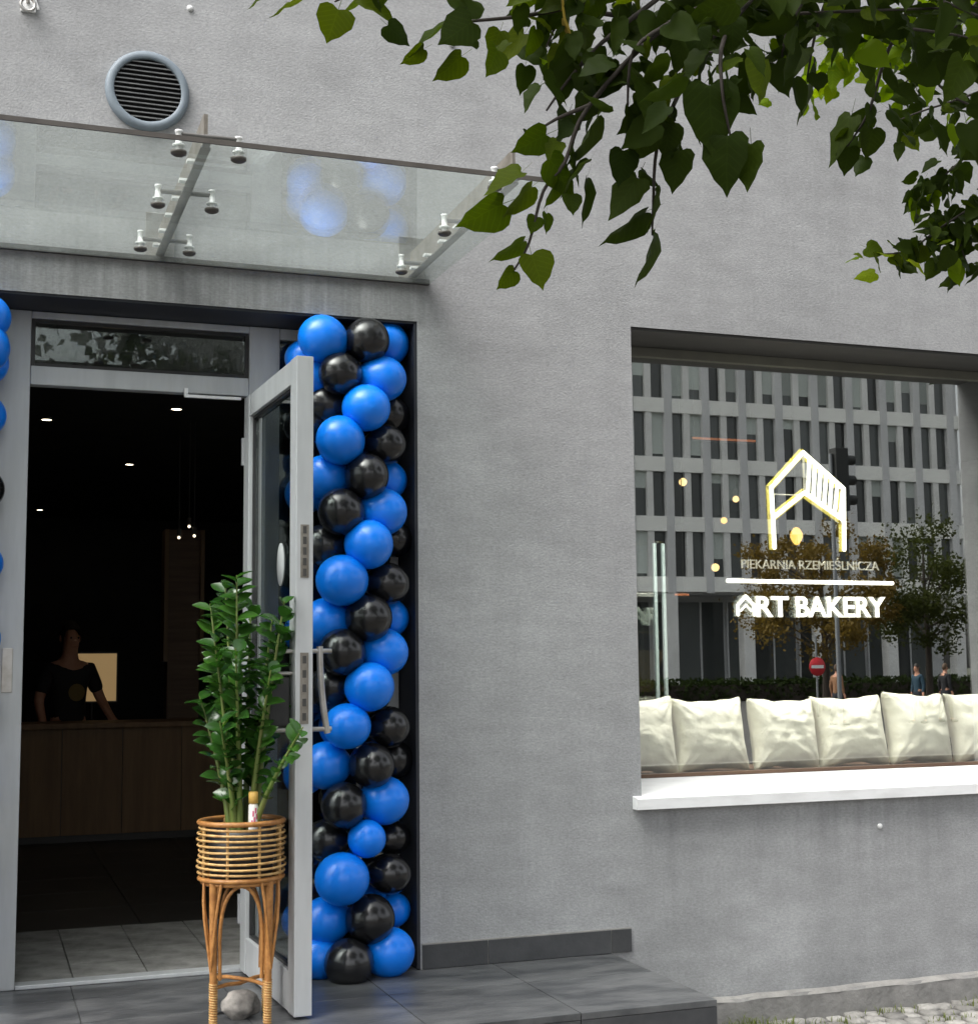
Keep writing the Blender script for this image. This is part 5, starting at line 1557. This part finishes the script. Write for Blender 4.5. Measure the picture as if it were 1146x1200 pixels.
for k, pts in TWIGS.items():
    P = [Vector(p) for p in pts]
    hub = min((hubA, hubB, hubC, hubD), key=lambda h: (h - P[0]).length)
    if k in ('T13', 'T14'):
        full = P
    else:
        full = [hub, hub.lerp(P[0], .6) + Vector((0, 0, .03))] + P
    smooth_twigs[k] = branch('twig', full, .0068 if k not in ('T13', 'T14') else .004, .0016)

def linden(seed, m, name='leaf'):
    rnd = random.Random(seed)
    outl = [(.0, .03), (.13, -.055), (.29, -.045), (.405, .08), (.435, .24), (.405, .41), (.325, .58), (.215, .74), (.095, .88), (.0, 1.03)]
    vs, fs = [], []
    curl = rnd.uniform(.05, .22); fold = rnd.uniform(.10, .40); tw = rnd.uniform(-.12, .12)
    def zf(x, y): return abs(x) * fold - curl * y * y + tw * x * y + .03 * math.sin(y * 14 + x * 5)
    rib = [(0, max(y, .03)) for x, y in outl]
    for (x, y) in rib: vs.append((0, y, zf(0, y)))
    n = len(outl)
    for s in (1, -1):
        as_ = 1 + .08 * s * rnd.uniform(-1, 1)
        for i, (x, y) in enumerate(outl):
            j = (.012 if i % 2 else -.012)
            X = s * (x * as_ + (j if 0 < i < n - 1 else 0)); vs.append((X * .55, (y + rib[i][1]) / 2, zf(X * .55, y)))
        for i, (x, y) in enumerate(outl):
            j = (.014 if i % 2 else -.014)
            X = s * (x * as_ + (j if 0 < i < n - 1 else 0)); vs.append((X, y, zf(X, y) - .05 * abs(X)))
    for si in range(2):
        a = n + si * 2 * n; b = a + n
        for i in range(n - 1):
            q = [(i, i + 1, a + i + 1, a + i), (a + i, a + i + 1, b + i + 1, b + i)]
            fs += q if si == 0 else [t[::-1] for t in q]
    # petiole
    k = len(vs)
    vs += [(-.008, .04, .0), (.008, .04, .0), (.006, -.30, .10), (-.006, -.30, .10)]
    fs.append((k, k + 1, k + 2, k + 3))
    mb = MB(); mb.add(vs, fs, True)
    me = bpy.data.meshes.new(name); me.from_pydata(vs, [], fs); me.polygons.foreach_set('use_smooth', [True] * len(fs)); me.materials.append(MATS[m])
    return me
LM = [linden(i, 'linden_leaf') for i in range(5)]
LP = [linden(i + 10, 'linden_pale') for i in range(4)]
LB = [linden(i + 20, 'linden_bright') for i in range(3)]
LY = [linden(30, 'yellow_leaf')]
OUT = Vector((0, -1, 0.25)).normalized()
def leaf_matrix(base, tip, roll, wide=1.0):
    d = tip - base; L = d.length; d.normalize()
    nrm = (OUT - d * OUT.dot(d)).normalized()
    nrm = Quaternion(d, roll) @ nrm
    x = d.cross(nrm)
    M = Matrix((x * L * wide, d * L, nrm * L)).transposed().to_4x4()
    M.translation = base - torg
    return M
rng = random.Random(21)
nl = 0
for (b, t, roll, wide) in HERO_LEAVES:
    b, t = Vector(b), Vector(t)
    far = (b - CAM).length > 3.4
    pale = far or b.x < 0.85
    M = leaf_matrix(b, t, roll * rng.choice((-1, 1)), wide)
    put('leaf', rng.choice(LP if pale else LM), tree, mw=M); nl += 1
# leaves along the twigs; a few yellow ones
fill = {'T1': (14, .0, .42), 'T2': (12, .0, .62), 'T3': (12, .0, .75), 'T4': (18, .05, .72), 'T5': (6, .35, .9), 'T6': (8, .0, .75), 'T7': (9, .0, .75), 'T23': (14, .3, 1.0), 'T24': (10, .3, 1.0), 'T8': (30, .2, 1.0),
        'T9': (30, .15, 1.0), 'T10': (34, .2, 1.0), 'T11': (22, .0, 1.0), 'T12': (14, .1, .9), 'T13': (9, .1, .9), 'T14': (5, .1, .8), 'T15': (14, .1, .85), 'T16': (14, .1, .95), 'T17': (14, .1, 1.0), 'T18': (24, .1, 1.0)}
stuff = MB(); stuff_b = MB()
def fill_leaf(p, tan, size, pool, part=True):
    a = Vector((rng.gauss(0, .95), rng.gauss(0, .9), rng.gauss(-.7, .55))) + tan * .35
    a.normalize()
    b = p + a * size * .28
    tip = b + a * size
    M = leaf_matrix(b, tip, rng.gauss(0, .75) + (math.pi if rng.random() < .4 else 0), rng.uniform(.72, 1.0))
    me = rng.choice(pool)
    if part:
        put('leaf', me, tree, mw=M)
    else:
        (stuff_b if pool is LB else stuff).add([M @ v.co + torg for v in me.vertices], [tuple(f.vertices) for f in me.polygons], True)
for k, (cnt, f0, f1) in fill.items():
    Q = smooth_twigs[k]
    far = k in ('T8', 'T9', 'T10', 'T18')
    start = 8 if k not in ('T13', 'T14') else 0
    for i in range(cnt):
        t = start + (len(Q) - 1 - start) * (f0 + (f1 - f0) * (i + rng.random()) / cnt)
        j = min(int(t), len(Q) - 2); p = Q[j].lerp(Q[j + 1], t - j); tan = (Q[j + 1] - Q[j]).normalized()
        p = p + Vector((rng.gauss(0, .035), rng.gauss(0, .05), rng.gauss(0, .025)))
        size = rng.uniform(.040, .078) if not far else rng.uniform(.045, .07)
        pool = LM
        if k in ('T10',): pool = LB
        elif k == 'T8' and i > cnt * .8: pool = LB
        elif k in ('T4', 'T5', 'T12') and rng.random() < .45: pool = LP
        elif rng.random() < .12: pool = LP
        if rng.random() < .015 and k in ('T4', 'T15', 'T12'): pool = LY
        part = nl < 300
        fill_leaf(p, tan, size, pool, part); nl += 1
for k, cnt, f0, f1 in (('T1', 16, 0, .40), ('T2', 9, 0, .60), ('T3', 9, 0, .70), ('T4', 14, 0, .40), ('T6', 12, 0, .55), ('T7', 10, 0, .55), ('T11', 40, 0, 1.0), ('T12', 10, 0, .8),
                       ('T13', 5, 0, .9), ('T15', 8, 0, .75), ('T16', 14, 0, .9), ('T17', 12, 0, 1.0), ('T18', 28, 0, 1.0), ('T9', 30, 0, .95), ('T8', 30, .1, .8), ('T10', 100, .15, 1.0),
                       ('T19', 75, .12, 1.0), ('T20', 13, .2, 1.0), ('T21', 26, .1, 1.0), ('T22', 26, .2, 1.0), ('T23', 36, .25, 1.0), ('T24', 30, .3, 1.0)):
    Q = smooth_twigs[k]; start = 8 if k not in ('T13', 'T14') else 0
    for i in range(cnt):
        t = start + (len(Q) - 1 - start) * (f0 + (f1 - f0) * rng.random()); j = min(int(t), len(Q) - 2)
        p = Q[j].lerp(Q[j + 1], t - j) + Vector((rng.gauss(0, .06), rng.gauss(0, .09), rng.gauss(0.02, .035))) * (.4 if k in ('T8', 'T9', 'T18', 'T23', 'T24') else 1)
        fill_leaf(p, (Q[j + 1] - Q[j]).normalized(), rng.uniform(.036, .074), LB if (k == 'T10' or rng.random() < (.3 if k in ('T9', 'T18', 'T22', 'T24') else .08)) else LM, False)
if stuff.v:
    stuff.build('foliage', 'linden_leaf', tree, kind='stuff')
    stuff_b.build('yellow_green_foliage', 'linden_bright', tree, kind='stuff')  # leaves in the brighter yellow-green colour
# the crown overhead, above the view, enlarged to shade the lower wall
crown = MB()
rc = random.Random(77)
clumps = []
for i in range(110):
    while True:
        u = Vector((rc.uniform(-1, 1), rc.uniform(-1, 1), rc.uniform(-1, 1)))
        if u.length < 1: break
    clumps.append((Vector((2.6 + u.x * 2.4, -4.8 + u.y * 2.0, 5.9 + u.z * 2.7)), rc.uniform(.3, .6)))
n = 0
while n < 26000:
    c, s = rc.choice(clumps)
    p = c + Vector((rc.gauss(0, s * .6), rc.gauss(0, s * .6), rc.gauss(0, s * .5)))
    if p.z < 1.75 + 0.56 * math.hypot(p.x - CAM.x, p.y - CAM.y) or p.z < 2.9 or p.x > 4.9: continue
    a = Vector((rc.gauss(0, .8), rc.gauss(0, .8), -.8)).normalized(); sz_ = rc.uniform(.07, .12)
    w = a.orthogonal().normalized(); w = Quaternion(a, rc.uniform(0, 6.28)) @ w
    crown.add([p, p + a * sz_ * .35 + w * sz_ * .42, p + a * sz_, p + a * sz_ * .35 - w * sz_ * .42], [(0, 1, 2, 3)])
    n += 1
crown.build('crown', 'linden_leaf', tree, kind='stuff')
for i in range(10):
    c = clumps[i * 6][0]
    branch('limb', [(TX, TY, 3.4 + .25 * i), Vector((TX, TY, 3.6 + .25 * i)).lerp(c, .5) + Vector((0, 0, .15)), c], .04, .008)

# unseen lindens further along the pavement, added to shade the lower wall
def shade_tree(label, x, y, cx, cy, cz0, rx, rz, seed, n=14000):
    rnd = random.Random(seed)
    t = thing('linden_tree', label, 'tree', (x, y, 0))  # unseen tree, added for shade
    mb = MB(); mb.tube([(x, y, -0.1), (x, y, 0.3), (x + .04, y, 2), (x, y + .03, 4), (x, y, 6.5)], [.2, .15, .13, .1, .03], 14); mb.build('trunk', 'bark', t)
    cl = []
    for i in range(60):
        while True:
            u = Vector((rnd.uniform(-1, 1), rnd.uniform(-1, 1), rnd.uniform(-1, 1)))
            if u.length < 1: break
        cl.append((Vector((cx + u.x * rx, cy + u.y * rx, cz0 + u.z * rz)), rnd.uniform(.3, .65)))
    mb = MB()
    for i in range(12):
        c = cl[i * 5][0]; b = Vector((x, y, 2.8 + .25 * i)); mb.tube([b, b.lerp(c, .5) + Vector((0, 0, .2)), c], [.05, .03, .01], 6)
    mb.build('limbs', 'bark', t)
    pts = []
    for i in range(n):
        c, s = rnd.choice(cl)
        pts.append(c + Vector((rnd.gauss(0, s * .6), rnd.gauss(0, s * .6), rnd.gauss(0, s * .5))))
    pts = [p for p in pts if p.z > 2.6 and p.y < -2.6]
    mb = MB(); leaf_cloud(mb, pts, 0.14, rnd); mb.build('crown', 'linden_leaf', t, kind='stuff')
shade_tree('unseen linden tree added for shade on the pavement beside the entrance side of the shop', -3.4, -6.0, -3.0, -5.4, 5.9, 2.8, 2.6, 9, 20000)
shade_tree('unseen linden tree added for shade on the pavement beyond the shop window', 11.6, -5.6, 10.6, -5.0, 7.0, 2.6, 2.2, 19, 18000)
